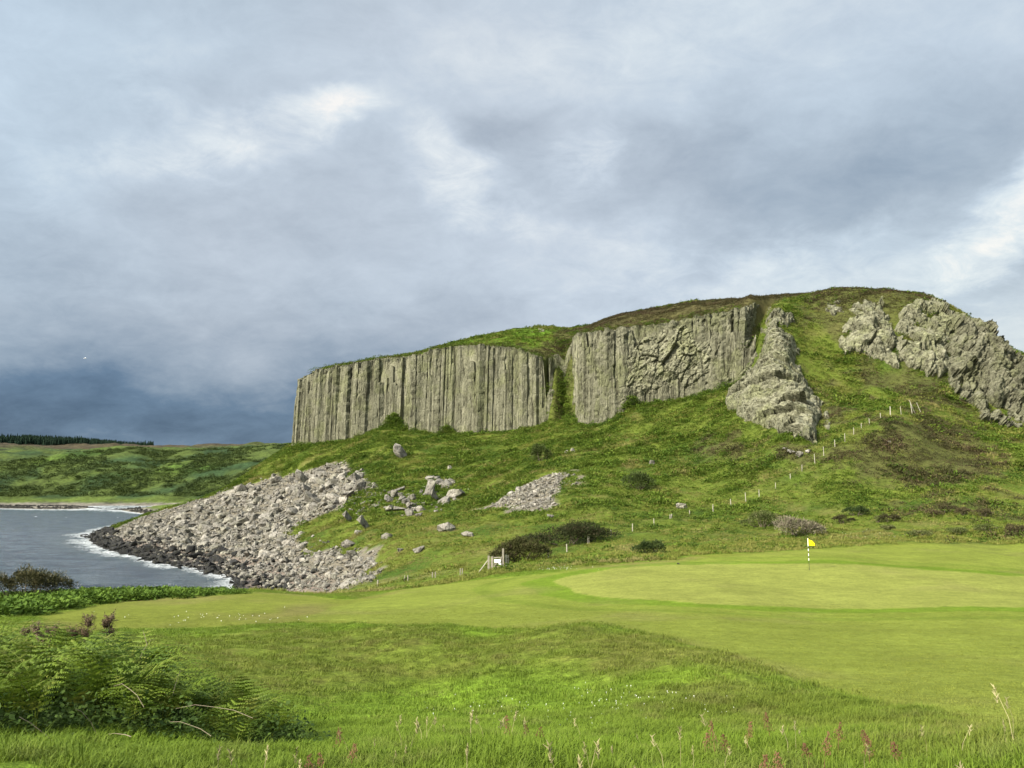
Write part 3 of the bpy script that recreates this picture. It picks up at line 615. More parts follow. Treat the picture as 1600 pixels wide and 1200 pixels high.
def put_stone(me, x, y, size, label, cat='boulder', group=None, sink=0.3, rot=None, name='boulder', z=None):
    o = obj(name, me); r = random.Random(hash((round(x, 2), round(y, 2))))
    o.rotation_euler = rot or (r.uniform(-.5, .5), r.uniform(-.5, .5), r.uniform(0, 6.28)); o.scale = (size, size * r.uniform(.85, 1.15), size * r.uniform(.85, 1.15))
    zg = float(H(x, y)) if z is None else z
    o.location = (x, y, zg + size * (.32 - sink)); return tag(o, label, cat, group)
rg = np.random.default_rng(11)
# (photo column, row of its middle, width in photo px, proto, label)
SINGLE = [
 (895,703,11,6,'upright grey stone standing alone on the green slope under the cleft in the cliff'), (1018,722,11,4,'small upright stone on the green slope below the heather-topped cliff block'),
 (655,857,18,2,'white rounded rock lying alone in the pale grass left of the dark bush'), (625,858,11,2,'small dull stone left of the white rounded rock'),
 (698,821,30,5,'flat pale stone on the grass below the outcrop cluster'), (730,832,20,5,'half buried pale stone right of the flat pale stone'),
 (680,775,26,3,'leaning dark slab at the left of the outcrop cluster'), (672,762,34,1,'tall leaning grey slab in the outcrop cluster'), (700,754,24,2,'rounded stone at the top of the outcrop cluster'),
 (712,768,30,5,'broad grey stone at the right of the outcrop cluster'), (695,780,26,5,'low grey slab at the foot of the outcrop cluster'),
 (607,775,26,1,'leaning grey boulder left of the outcrop cluster'), (560,745,14,0,'round stone topping the pair that stands above the scree'), (552,757,24,1,'tall grey boulder standing just under the round stone'),
 (640,800,18,0,'grey boulder in grass below the outcrop cluster'), (655,803,12,2,'small pale stone beside the grey boulder in grass'), (680,797,9,1,'small pointed stone in grass under the cluster'), (570,817,32,3,'long pale slab lying on grass right of the scree'), (545,808,26,3,'long slab at the right edge of the scree'),
 (630,706,30,7,'fallen column lying slantwise on the slope under the columns'), (703,730,11,6,'upright stone on bracken below the middle columns'), (460,741,10,0,'pale stone in bracken near the left end of the cliff'), (427,741,9,0,'pale stone high above the scree at the left'),
 (475,745,26,7,'fallen column at the top edge of the scree'), (545,848,22,0,'pale boulder at the edge of grass above the shingle'), (605,836,20,0,'dull grey boulder in grass above the shingle'), (440,842,26,0,'large dark boulder at the grass notch in the scree'),
 (1390,690,8,2,'white stone in the brown heather right of the fence'), (1236,704,13,2,'white stone at the left of the pale stones under the rock fin'), (1249,709,15,0,'largest white stone at the lowest tip of the rock fin'), (1262,703,12,5,'white stone at the right of the pale stones under the rock fin'), (1226,700,8,0,'tiny white stone beside the left foot of the rock fin'),
 (1066,789,18,5,'pale broken stone beside the fence above the rough'), (860,805,13,2,'grey stone right under the small scree patch'),
 (885,706,9,0,'small stone beside the upright grey stone'), (560,830,16,5,'flat stone in grass at the right of the lower scree'), (1060,880,5,2,'tiny stone in the cut grass behind the green')]
for px, py, wpx, k, lab in SINGLE:
    c = cast([px], [py + wpx * .3])[0]; size = wpx / FOC * c[1]
    rot = None
    if k in (1, 3, 7) and 'slab' in lab or 'column' in lab: rot = (0.2, 0.75 if 'tall' not in lab else -1.1, math.atan2(.6, .8) + (0 if 'column' in lab else .3))
    if 'upright' in lab: rot = (0.1, 1.35, 0.4)
    put_stone(PROTO[k], c[0], c[1], size * 1.05, lab, sink=0.2, rot=rot)
# big stones of the scree, sorted by how large they show; the largest are things
ZONES = [([(250,815),(350,772),(420,752),(480,740),(530,726),(556,742),(570,765),(550,790),(510,810),(440,815),(330,835)], 900, (1.0, 4.6), 'grey angular boulder jammed among others high on the scree', 'boulders of the upper scree'),
         ([(180,838),(250,815),(330,835),(440,815),(500,815),(480,835),(540,850),(560,870),(440,880),(380,870),(260,858)], 1150, (.6, 3.2), 'weathered boulder on the lower scree above the dark tide rocks', 'boulders of the lower scree'),
         ([(330,880),(440,880),(560,868),(588,875),(582,910),(520,922),(440,922),(390,905)], 900, (.35, 1.6), 'pale rounded stone on the shingle behind the fairway edge', 'stones of the shingle beach'),
         ([(770,790),(800,770),(850,746),(884,740),(895,755),(860,775),(860,797),(800,798)], 330, (.5, 1.4), 'pale stone in the small scree patch on the grass slope', 'stones of the small scree patch'),
         ([(585,795),(600,770),(640,760),(690,742),(730,752),(735,778),(700,795),(620,810)], 170, (.5, 3.0), 'small grey stone scattered round the outcrop cluster', 'stones round the outcrop cluster'),
         ([(548,740),(570,735),(600,772),(590,800),(540,815),(560,780)], 260, (.5, 1.8), 'small grey stone in the narrow stone run right of the scree', 'stones of the narrow run')]
cand = []
for poly, n, (lo, hi), lab, grp in ZONES:
    q = sample_plan(plan(poly), n, rg)
    for x, y in q:
        s_ = lo + (hi - lo) * rg.random() ** 4.2
        if grp in ('boulders of the upper scree', 'boulders of the lower scree') and float(grid_at(scree, x, y)) < .35 and rg.random() > .12: continue
        cand.append((s_ / math.hypot(x, y), x, y, s_, lab, grp, False))
# dark rocks along the water line and standing in the shallows
strand = plan([(150,838),(175,850),(200,861),(230,869),(262,877),(300,885),(332,893),(365,905),(400,917),(432,924)])
strand = [(-157, 300), (-165, 272)] + strand
tl = np.array(strand); ta = np.concatenate([[0], np.cumsum(np.hypot(*np.diff(tl, axis=0).T))])
for k in range(1900):
    s_ = rg.random() * ta[-1]; x, y = np.interp(s_, ta, tl[:, 0]), np.interp(s_, ta, tl[:, 1])
    off = abs(rg.normal(0, 8.5)) - 2.0
    i = min(np.searchsorted(ta, s_), len(tl) - 1); t = tl[i] - tl[max(i - 1, 0)]; t = t / (np.hypot(*t) + 1e-6); n_ = np.array([-t[1], t[0]])
    if (np.array([30, 30]) @ n_) < 0: n_ = -n_
    x, y = x + n_[0] * off, y + n_[1] * off; sz = (.5 + 2.4 * rg.random() ** 3) * (1.0 if y > 140 else .6)
    zg = float(H(x, y))
    if -1.0 < zg < 2.4 and rg.random() < (1 if zg < 1.3 else .45): cand.append((sz / math.hypot(x, y), x, y, sz, 'wet black boulder in the dark band along the tide line', 'black tide line boulders', True))
SEAROCK = {338: 'big black rock standing in the foam, left of the pair nearest the shingle', 360: 'big black rock standing in the foam, right of the pair nearest the shingle', 270: 'tall black block at the water edge below the scree', 308: 'black rock in the water left of the big pair', 280: 'small low black rock alone in the water below the tall block', 230: 'small black rock alone in the water off the point', 362: 'small black rock in the water in front of the big pair', 380: 'small black rock by the near end of the shingle', 378: 'broad black rock where the foam meets the shingle', 215: 'low black rock in the breakers of the point', 193: 'low black rock in the foam nearest the tip of the point'}
for px, py, wpx in [(338,893,17),(360,891,16),(270,872,14),(308,884,16),(280,889,9),(230,876,9),(362,912,9),(380,916,9),(378,902,18),(215,862,10),(193,866,9)]:
    r_ = ray(px, py); d = EYE / -r_[2] * r_[1]; x = r_[0] / r_[1] * d
    put_stone(PTIDE[(px * 7) % 7], x, d, wpx / FOC * d * 1.15, SEAROCK[px], 'boulder', 'black rocks in the shallows', sink=0.25, z=0.0)
cand.sort(key=lambda c_: -c_[0])
SHAPE = ['blocky', 'flat', 'squat', 'elongated', 'angular', 'tabular', 'wedge', 'slablike']
ORD = ['first', 'second', 'third', 'fourth', 'fifth', 'sixth', 'seventh', 'eighth', 'ninth', 'tenth', 'eleventh', 'twelfth']
def ranked(k, n): return '' if n == 1 else ', leftmost of these' if k == 0 else ', rightmost of these' if k == n - 1 else ', middle one' if n == 3 else ', %s from left' % (ORD[k] if k < 12 else str(k + 1) + 'th')
LAND = [(430, 760, 'at the far upper scree edge'), (520, 735, 'near the topmost scree tip'), (350, 785, 'at the skyline edge of the scree'), (555, 775, 'at the right upper scree edge'),
        (470, 775, 'in the middle upper scree'), (400, 800, 'halfway up the left scree'), (490, 812, 'beside the grass notch'), (250, 815, 'where scree meets the far shore'),
        (300, 835, 'just above the black point'), (360, 845, 'in the lower left scree'), (430, 850, 'under the grass notch'), (400, 880, 'behind the standing sea rocks'),
        (520, 870, 'on the red brown shingle soil'), (560, 895, 'in the right shingle corner'), (470, 905, 'on shingle behind the fairway edge'), (830, 770, 'in the small scree patch'), (660, 775, 'round the outcrop cluster'), (560, 750, 'in the narrow stone run')]
LXY = plan([(a_, b_) for a_, b_, _ in LAND])
def where(x, y): return LAND[min(range(len(LAND)), key=lambda i: math.hypot((LXY[i][0] - x), (LXY[i][1] - y)))][2]
TLAND = [(165, 845, 'at the tip of the point'), (215, 858, 'beside the first breakers'), (262, 870, 'halfway along the tide line'), (310, 882, 'behind the standing sea rocks'), (370, 902, 'where tide line nears shingle'), (420, 918, 'at the near tide line end'), (180, 828, 'on the far side of the point')]
TXY = plan([(a_, b_) for a_, b_, _ in TLAND])
def twhere(x, y): return TLAND[min(range(len(TLAND)), key=lambda i: math.hypot((TXY[i][0] - x), (TXY[i][1] - y)))][2]
bins = {}
for c_ in cand[:262]:
    k_ = int(c_[1] * 13) % 8; px_ = c_[0] * FOC
    sz_ = 'huge' if px_ > 24 else 'large' if px_ > 18 else 'midsized' if px_ > 14.5 else 'small'
    lab_ = ('%s %s wet black boulder %s' % (sz_, SHAPE[k_], twhere(c_[1], c_[2]))) if c_[6] else ('%s %s grey boulder %s' % (sz_, SHAPE[k_], where(c_[1], c_[2])))
    bins.setdefault(lab_, []).append((c_[1] / c_[2], c_, k_))
for lab_, lst in bins.items():
    lst.sort(key=lambda t_: t_[0])
    for i_, (_, c_, k_) in enumerate(lst):
        put_stone((PTIDE if c_[6] else PROTO)[k_], c_[1], c_[2], c_[3], lab_ + ranked(i_, len(lst)), 'boulder', 'tide line boulders' if c_[6] else 'scree boulders', sink=.22)
def stone_mass(name, lst, protos):
    Vs, Fs, off = [], [], 0
    pm = []
    for me in protos:
        v = np.empty(len(me.vertices) * 3); me.vertices.foreach_get('co', v); f = np.array([p.vertices[:] for p in me.polygons]); pm.append((v.reshape(-1, 3), f))
    for c_ in lst:
        v, f = pm[int(c_[1] * 17) % len(pm)]; a, b_, g_ = rg.uniform(-.6, .6), rg.uniform(-.6, .6), rg.uniform(0, 6.28)
        m = np.array(Matrix.Rotation(g_, 3, 'Z') @ Matrix.Rotation(a, 3, 'X') @ Matrix.Rotation(b_, 3, 'Y'))
        vv = (v * c_[3] * rg.uniform(.8, 1.2, 3)) @ m.T + np.array([c_[1], c_[2], float(H(c_[1], c_[2])) + c_[3] * .1]); Vs.append(vv); Fs.append(f + off); off += len(vv)
    return tag(obj(name, mesh_np(name, np.concatenate(Vs), np.concatenate(Fs), protos[0].materials[0], False)), kind='stuff')
small = []
for poly, n, s_hi in [(SCREE, 11500, .85), (SCREE2, 800, .6)]:
    for x, y in sample_plan(poly, n, rg, 1.0): small.append((0, x, y, .22 + s_hi * rg.random() ** 2.2)) if float(grid_at(scree, x, y)) > .3 or rg.random() < .10 else None
stone_mass('loose_stones', [c_ for c_ in cand[262:] if not c_[6]] + small, PROTO)
tsm = []
for k in range(2600):
    s_ = rg.random() * ta[-1]; x, y = np.interp(s_, ta, tl[:, 0]) + rg.normal(1.5, 3.5), np.interp(s_, ta, tl[:, 1]) + rg.normal(1.5, 3.5)
    if -.6 < float(H(x, y)) < 1.1: tsm.append((0, x, y, .3 + 1.0 * rg.random() ** 2))
for k in range(1500):    # stones all along the far bay
    a_ = rg.uniform(-.62, -.36); d = np.interp(a_, [-.7, -.58, -.50, -.445, -.36], [640, 640, 600, 520, 400]) / math.cos(a_)
    rr_ = np.arange(d - 90, d + 90, 2.0); zz_ = H(rr_ * math.sin(a_), rr_ * math.cos(a_)); i = int(np.argmin(np.abs(zz_ - rg.uniform(.2, 1.6)))); tsm.append((0, rr_[i] * math.sin(a_), rr_[i] * math.cos(a_), .8 + 1.6 * rg.random()))
stone_mass('tide_stones', [c_ for c_ in cand[262:] if c_[6]] + tsm, PTIDE)
# ------------------------------------------------------------------ ground cover scattered with geometry nodes (each cover is one object)
def leaf_material(name, c1, c2, c3=None, trans=0.25, patch=0.06, rough=0.8, tinted=0.0):
    m, T, b = material(name, rough, 0.12)
    rnd = T.new('ShaderNodeObjectInfo').outputs['Random']; p = T.new('ShaderNodeNewGeometry').outputs['Position']
    n = T.noise(p, patch, 4, 0.6).outputs[0]
    c = T.mix(T.rng(T.math('ADD', T.math('MULTIPLY', rnd, 0.55), T.math('MULTIPLY', n, 0.9)), 0.35, 1.05), c1, c2)
    if c3: c = T.mix(T.math('MULTIPLY', T.rng(T.noise(p, patch * 2.3, 3, .6).outputs[0], 0.52, 0.66), 0.8), c, c3)
    if tinted:
        ta_ = T.new('ShaderNodeAttribute', attribute_name='tint', attribute_type='INSTANCER').outputs['Color']; c = T.mix(tinted, c, T.mix(1.0, ta_, T.mix(rnd, (1.05, 1.05, 1.05), (1.5, 1.42, 1.35)), 'MULTIPLY'))
    T.l.new(c, b.inputs['Base Color'])
    if trans:
        tr = T.new('ShaderNodeBsdfTranslucent', {'Color': c}); mx = T.new('ShaderNodeMixShader', {0: trans, 1: b.outputs[0], 2: tr.outputs[0]})
        o = [n_ for n_ in T.n if n_.type == 'OUTPUT_MATERIAL'][0]; T.l.new(mx.outputs[0], o.inputs[0])
    return m
def scatter(name, pts, rot, scl, protos, kind='stuff', tint=None):
    pts = np.asarray(pts, np.float32); n = len(pts); me = bpy.data.meshes.new(name); me.vertices.add(n); me.vertices.foreach_set('co', pts.ravel())
    me.attributes.new('turn', 'FLOAT_VECTOR', 'POINT').data.foreach_set('vector', np.asarray(rot, np.float32).ravel())
    me.attributes.new('size', 'FLOAT', 'POINT').data.foreach_set('value', np.asarray(scl, np.float32))
    me.attributes.new('pick', 'INT', 'POINT').data.foreach_set('value', RNG.integers(0, len(protos), n).astype(np.int32))
    if tint is not None: me.attributes.new('tint', 'FLOAT_COLOR', 'POINT').data.foreach_set('color', np.concatenate([tint, np.ones((n, 1))], 1).astype(np.float32).ravel())
    o = obj(name, me); ng = bpy.data.node_groups.new(name, 'GeometryNodeTree')
    ng.interface.new_socket('Geometry', in_out='INPUT', socket_type='NodeSocketGeometry'); ng.interface.new_socket('Geometry', in_out='OUTPUT', socket_type='NodeSocketGeometry')
    N = NT(ng); gi = N.new('NodeGroupInput'); go = N.new('NodeGroupOutput'); jn = N.new('GeometryNodeJoinGeometry')
    for pm in reversed(protos):
        po = bpy.data.objects.new(name, pm)
        oi = N.new('GeometryNodeObjectInfo'); oi.inputs['Object'].default_value = po; oi.inputs['As Instance'].default_value = True
        N.l.new(oi.outputs['Geometry'], jn.inputs[0])
    def na(nm, t): a_ = N.new('GeometryNodeInputNamedAttribute', data_type=t); a_.inputs[0].default_value = nm; return [s_ for s_ in a_.outputs if s_.enabled][0]
    ip = N.new('GeometryNodeInstanceOnPoints', {'Points': gi.outputs[0], 'Instance': jn.outputs[0], 'Pick Instance': True})
    N.l.new(na('pick', 'INT'), ip.inputs['Instance Index']); N.l.new(na('turn', 'FLOAT_VECTOR'), ip.inputs['Rotation']); N.l.new(na('size', 'FLOAT'), ip.inputs['Scale'])
    N.l.new(ip.outputs[0], go.inputs[0])
    md = o.modifiers.new('cover', 'NODES'); md.node_group = ng
    return tag(o, kind=kind)
def clump_mesh(name, seed, n, radius, height, leaf, mat, up=0.5, width=0.4):
    """a tuft: n leaf-shaped blades of two triangles, springing outwards"""
    r = random.Random(seed); V = []; F = []
    for k in range(n):
        a = r.uniform(0, 6.283); q = radius * math.sqrt(r.random()); x, y = q * math.cos(a), q * math.sin(a)
        z = height * (1 - (q / radius) ** 2) * r.uniform(.35, 1.0)
        a2 = a + r.uniform(-1.1, 1.1); el = r.uniform(-.15, 1.2) * up * 2; l = leaf * r.uniform(.6, 1.3); d = Vector((math.cos(a2) * math.cos(el), math.sin(a2) * math.cos(el), math.sin(el)))
        s_ = d.cross(Vector((0, 0, 1))); s_ = (s_.normalized() if s_.length > .05 else Vector((1, 0, 0))) * l * width; s_.rotate(Matrix.Rotation(r.uniform(-.8, .8), 3, d))
        p = Vector((x, y, z)); i = len(V)
        V += [p, p + d * l * .5 + s_ * .5, p + d * l + Vector((0, 0, -l * .15)), p + d * l * .5 - s_ * .5]; F.append((i, i + 1, i + 2, i + 3))
    me = bpy.data.meshes.new(name); me.from_pydata(V, [], F); me.materials.append(mat)
    me.polygons.foreach_set('use_smooth', [True] * len(F)); return me
M_BRK = leaf_material('hill_bracken', (.036, .072, .009), (.104, .150, .018), (.092, .116, .018))
M_GRS = leaf_material('hill_grass', (.105, .135, .018), (.180, .178, .045), (.215, .188, .072))
M_HTH = leaf_material('heather', (.028, .030, .011), (.072, .060, .025), (.066, .044, .027), trans=.1)
M_FAR = leaf_material('far_scrub', (.032, .050, .014), (.054, .076, .018), trans=.1, patch=.012)
BRK = [clump_mesh('bracken_clump', k, 26, .75, .55, .42, M_BRK) for k in range(4)]
GRS = [clump_mesh('grass_tuft', 20 + k, 26, .55, .12, .42, M_GRS, up=.75, width=.16) for k in range(4)]
HTH = [clump_mesh('heather_clump', 40 + k, 30, .6, .45, .22, M_HTH, up=.6, width=.5) for k in range(4)]
rs = np.random.default_rng(5)
def field(x, y, F): return grid_at(F, x, y)
def rots(n, tilt=.25): return np.stack([rs.uniform(-tilt, tilt, n), rs.uniform(-tilt, tilt, n), rs.uniform(0, 6.283, n)], -1)
N0 = 330000
x = rs.uniform(-150, 190, N0); y = rs.uniform(58, 330, N0)
rad = np.hypot(x, y); keep = (np.abs(np.arctan2(x, y)) < R(44)) & (field(x, y, mown) < .1) & (rad > 60); x, y = x[keep], y[keep]
z = H(x, y); sdq = poly_sd(x, y, PLATEAU); gx_, gy_ = slope_at(x, y, 1.0); st = np.hypot(gx_, gy_)
sc_ = field(x, y, scree); hz = field(x, y, heath); beach = field(x, y, bh)
nn = fbm(x / 11, y / 11, o=4); nd = fbm(x / 7 + 40, y / 7, o=4)
ok = (st < 2.2) & (sc_ < .45) & (beach < .3) & (z > 1.5) & ~((sdq > -1.0) & (sdq < 1.8) & (x < 62)) & ((sdq < 2) | (sdq < 40))
r_ = rs.random(len(x))
up_ = (sdq > 1.8)
is_h = ok & (hz * np.where(sdq > 1, 1, .92) > r_ * .9 + .12)
lowgrass = sstep(13, 7, z - (0.02 * x)) * sstep(185, 140, np.hypot(x, y))     # paler rough grass at the foot of the slope
pb = np.clip(0.62 + 0.8 * nn - 0.75 * lowgrass - 0.5 * sstep(.1, .7, nd), 0.03, 0.97)
pb = np.where(x > 52, pb - .25, pb)
is_b = ok & ~is_h & (rs.random(len(x)) < pb)
is_g = ok & ~is_h & ~is_b & (rs.random(len(x)) < .8)
is_b &= ~up_ | (rs.random(len(x)) < .5)
def sub(m): return np.stack([x[m], y[m], z[m] - .05], -1)
tall = np.clip(.85 + .75 * fbm(x / 9 + 60, y / 6, o=4), .45, 1.9)
dsc = lambda m: np.clip(np.hypot(x[m], y[m]) / 150, .6, 1.15) * tall[m]
scatter('bracken_cover', sub(is_b), rots(is_b.sum()), rs.uniform(.55, 1.25, is_b.sum()) * dsc(is_b), BRK)
scatter('hill_grass', sub(is_g), rots(is_g.sum()), rs.uniform(.6, 1.3, is_g.sum()) * dsc(is_g), GRS)
hp = [sub(is_h)]; hs = [rs.uniform(.6, 1.3, is_h.sum()) * tall[is_h]]
# heather over the lip of the cliff and on the ledges of the crags
lip = []
for s_ in np.arange(6, arc[-1], .16):
    if s_ < arc[3] + 7: continue
    p = at_arc(s_); t = tang(s_); n_ = np.array([-t[1], t[0]]); q = p + n_ * rs.uniform(-.5, 3.5); lip.append((q[0], q[1], float(H(*(p + n_ * 4.4))) + rs.uniform(-.5, .25)))
lip = np.array(lip); lg = rs.random(len(lip)) < .45
hp.append(lip[lg]); hs.append(rs.uniform(.5, 1.2, lg.sum()))
cv = []
for V_ in CRAGV:
    k_ = max(6, len(V_) // 70); i_ = rs.integers(0, len(V_), k_); cv.append(V_[i_] + rs.normal(0, .15, (k_, 3)))
cv = np.concatenate(cv); m_ = fbm(cv[:, 0] / 5, cv[:, 1] / 5, cv[:, 2] / 5, o=2) > .12; cv = cv[m_]
hp.append(cv); hs.append(rs.uniform(.4, 1.0, len(cv)))
# the cleft between the two cliff blocks
cf_y = CLEFT[1] + rs.uniform(-18, 8, 420); cf = np.stack([.069 * cf_y + rs.normal(0, 2.0, 420), cf_y], -1); hp.append(np.concatenate([cf, H(cf[:, 0], cf[:, 1])[:, None]], 1)); hs.append(rs.uniform(.5, 1.3, 420)); hb_y = CLEFT[1] + rs.uniform(-18, 8, 300); hb_x = .069 * hb_y + rs.normal(0, 2.3, 300); CLB = np.stack([hb_x, hb_y, H(hb_x, hb_y)], -1)
hp = np.concatenate(hp); scatter('heather_cover', hp, rots(len(hp)), np.concatenate(hs), HTH)
foot = []
for s_ in np.arange(arc[3], arc[-1], .10):
    p = at_arc(s_); t = tang(s_); n_ = np.array([-t[1], t[0]]); o_ = rs.uniform(-.3, 3.0); q = p - n_ * o_; pxc = 800 + FOC * p[0] / p[1]
    climb = max(0, 2.4 * float(perlin(np.array(s_ / 6.0), np.array(4.4)))) + (5.5 * math.exp(-((pxc - 618) / 16) ** 2)) + 3.0 * math.exp(-((pxc - 700) / 12) ** 2) + 3 * math.exp(-((pxc - 985) / 18) ** 2)
    z_ = float(H(*q)); foot.append((q[0], q[1], z_ + .1))
    for k_ in range(int(climb * 1.2)): foot.append((p[0] - n_[0] * rs.uniform(.2, 1.6), p[1] - n_[1] * rs.uniform(.2, 1.6), z_ + rs.uniform(0, climb)))
foot = np.concatenate([np.array(foot), CLB]); scatter('cliff_foot_bracken', foot, rots(len(foot), .5), rs.uniform(.5, 1.25, len(foot)), BRK)
gl = lip[~lg]; scatter('clifftop_grass', gl, rots(len(gl)), rs.uniform(.5, 1.1, len(gl)), BRK)
# far slopes: scrub and thickets across the bay; the plantation on the skyline
FAR = [clump_mesh('scrub_clump', 60 + k, 34, 3.2, 2.8, 1.7, M_FAR) for k in range(4)]
a_ = rs.uniform(-R(44), -R(14), 60000); d_ = rs.uniform(640, 1150, 60000); x, y = d_ * np.sin(a_), d_ * np.cos(a_); z = H(x, y)
nn = fbm(x / 55, y / 55, o=4) + .4 * fbm(x / 18, y / 18, o=2); m_ = (z > 8) & (nn > -.22 + .25 * sstep(45, 70, z)) ; m_ &= rs.random(len(x)) < .5
scatter('far_scrub', np.stack([x[m_], y[m_], z[m_] - .4], -1), rots(m_.sum(), .1), rs.uniform(.35, 1.15, m_.sum()), FAR)
mc, T, b = material('plantation', .95, .05)
T.l.new(T.mix(T.new('ShaderNodeObjectInfo').outputs['Random'], (.006, .014, .009), (.014, .026, .015)), b.inputs['Base Color'])
def conifer(seed):
    r = random.Random(seed); V = []; F = []
    for k in range(5):
        z0 = 2 + k * 2.7; q = 2.9 - k * .5; n = 7; b0 = len(V)
        for i in range(n): a = i * 6.283 / n + r.random(); V.append((q * math.cos(a) * r.uniform(.7, 1.2), q * math.sin(a) * r.uniform(.7, 1.2), z0 + r.uniform(-.5, .5)))
        V.append((0, 0, z0 + 4.2)); F += [(b0 + i, b0 + (i + 1) % n, b0 + n) for i in range(n)]
    b0 = len(V); V += [(.3, 0, -1), (-.15, .26, -1), (-.15, -.26, -1), (0, 0, 6)]; F += [(b0, b0 + 1, b0 + 3), (b0 + 1, b0 + 2, b0 + 3), (b0 + 2, b0, b0 + 3)]
    me = bpy.data.meshes.new('conifer'); me.from_pydata(V, [], F); me.materials.append(mc); return me
a_ = rs.uniform(-R(46), -R(25.0), 9000); d_ = rs.uniform(2120, 2620, 9000); x, y = d_ * np.sin(a_), d_ * np.cos(a_); z = H(x, y)
pr = 800 + FOC * np.tan(a_); m_ = d_ > 2250 + 150 * sstep(60, 230, pr) + 60 * fbm(x / 80, y / 80, o=2)
scatter('conifer_plantation', np.stack([x[m_], y[m_], z[m_]], -1), rots(m_.sum(), .03), rs.uniform(.8, 1.35, m_.sum()), [conifer(k) for k in range(3)])
# ------------------------------------------------------------------ small builders
class MB:
    def __init__(s): s.V = []; s.F = []
    def prism(s, p0, p1, r0, r1=None, n=6, cap=True, sq=False):
        r1 = r0 if r1 is None else r1; p0, p1 = Vector(p0), Vector(p1); d = (p1 - p0).normalized()
        u = d.cross(Vector((0, 1, 0.01)) if abs(d.y) < .9 else Vector((1, 0, 0))).normalized(); v = d.cross(u); b = len(s.V)
        for p, r in ((p0, r0), (p1, r1)):
            for k in range(n): a = (k + (.5 if n == 4 else 0)) * 2 * math.pi / n; s.V.append(p + (u * math.cos(a) + v * math.sin(a)) * r)
        s.F += [(b + k, b + (k + 1) % n, b + n + (k + 1) % n, b + n + k) for k in range(n)]
        if cap: s.F += [tuple(b + n + k for k in range(n)), tuple(b + n - 1 - k for k in range(n))]
        return s
    def tube(s, pts, r0, r1, n=4):
        for i in range(len(pts) - 1):
            a, b = i / (len(pts) - 1), (i + 1) / (len(pts) - 1); s.prism(pts[i], pts[i + 1], r0 + (r1 - r0) * a, r0 + (r1 - r0) * b, n, cap=(i == len(pts) - 2))
        return s
    def box(s, c, h):
        b = len(s.V); s.V += [Vector((c[0] + x * h[0], c[1] + y * h[1], c[2] + z * h[2])) for x in (-1, 1) for y in (-1, 1) for z in (-1, 1)]
        s.F += [tuple(b + i for i in f) for f in ((0, 1, 3, 2), (4, 6, 7, 5), (0, 4, 5, 1), (2, 3, 7, 6), (0, 2, 6, 4), (1, 5, 7, 3))]; return s
    def mesh(s, name, mat, smooth=False):
        me = bpy.data.meshes.new(name); me.from_pydata([tuple(v) for v in s.V], [], s.F); me.materials.append(mat)
        if smooth: me.polygons.foreach_set('use_smooth', [True] * len(s.F))
        return me
    def build(s, name, mat, parent=None, smooth=False): return obj(name, s.mesh(name, mat, smooth), parent)
def plain(name, col, rough=.8, nscale=8, amt=.35, spec=.2):
    m, T, b = material(name, rough, spec); p = T.new('ShaderNodeTexCoord').outputs['Object']
    n = T.noise(p, nscale, 5, .65).outputs[0]; T.l.new(modul_(T, col, n, 1 - amt, 1 + amt), b.inputs['Base Color']); set_bump(T, b, n, .3, .02); return m
def modul_(T, c, n, lo, hi):
    f = T.rng(n, .3, .7, lo, hi, False); return T.mix(1.0, c, T.new('ShaderNodeCombineColor', {0: f, 1: f, 2: f}).outputs[0], 'MULTIPLY')
M_WOOD = plain('weathered_wood', (.21, .19, .15), .9, 6); M_PALEWOOD = plain('bleached_post', (.30, .275, .225), .9, 6, .2); M_STAKE = plain('grey_wood', (.24, .215, .165), .9, 6)
M_WHITE_P = plain('white_board', (.82, .82, .80), .5, 3, .05); M_BLACK_P = plain('black_paint', (.02, .02, .02), .5, 3, .1); M_YEL = plain('yellow_cloth', (.90, .74, .01), .7, 5, .08); M_WIRE = plain('fence_wire', (.10, .10, .09), .7, 3, .1, .2)
M_BARK = plain('woody_stem', (.12, .095, .07), .9, 12)

# ------------------------------------------------------------------ flag on the green
c = P(1264.5, 888, 53); fx, fy = c[0], c[1]; fz = float(H(fx, fy))
flagstick = tag(empty('golf_flag', (fx, fy, fz)), 'yellow golf flag on a thin black and white banded pole standing on the green', 'golf flag')
MB().prism((0, 0, -.15), (0.0, 0, 2.12), .015, .013, 8).build('pole', M_BLACK_P, flagstick)
for z0, z1 in ((.62, .78), (.93, 1.10), (1.25, 1.42), (1.57, 2.1)): MB().prism((0, 0, z0), (0, 0, z1), .019, .019, 8).build('pole_band', M_WHITE_P, flagstick)
nu, nv = 16, 9; V = []
for i in range(nu):
    for j in range(nv):
        u, v = i / (nu - 1), j / (nv - 1); hi = .46 - .34 * u - .05 * math.sin(u * 7); lo = -.02 - .05 * u
        V.append((.02 + .47 * u - .05 * u * v, .05 * math.sin(u * 8 + v * 2) * u, 1.66 + lo + (hi - lo) * v))
F = grid_faces(nu, nv); V2 = np.array(V); V2b = V2 + np.array([0, .004, 0]); n0 = len(V2)
obj('flag_cloth', mesh_np('flag_cloth', np.concatenate([V2, V2b]), np.concatenate([F, F[:, ::-1] + n0]), M_YEL), flagstick)
hm = MB().prism((0, 0, .001), (0, 0, .004), .054, .054, 16); tag(hm.build('hole_cup', M_BLACK_P), 'small dark hole round the foot of the flag pole', 'golf hole').location = (fx, fy, fz)

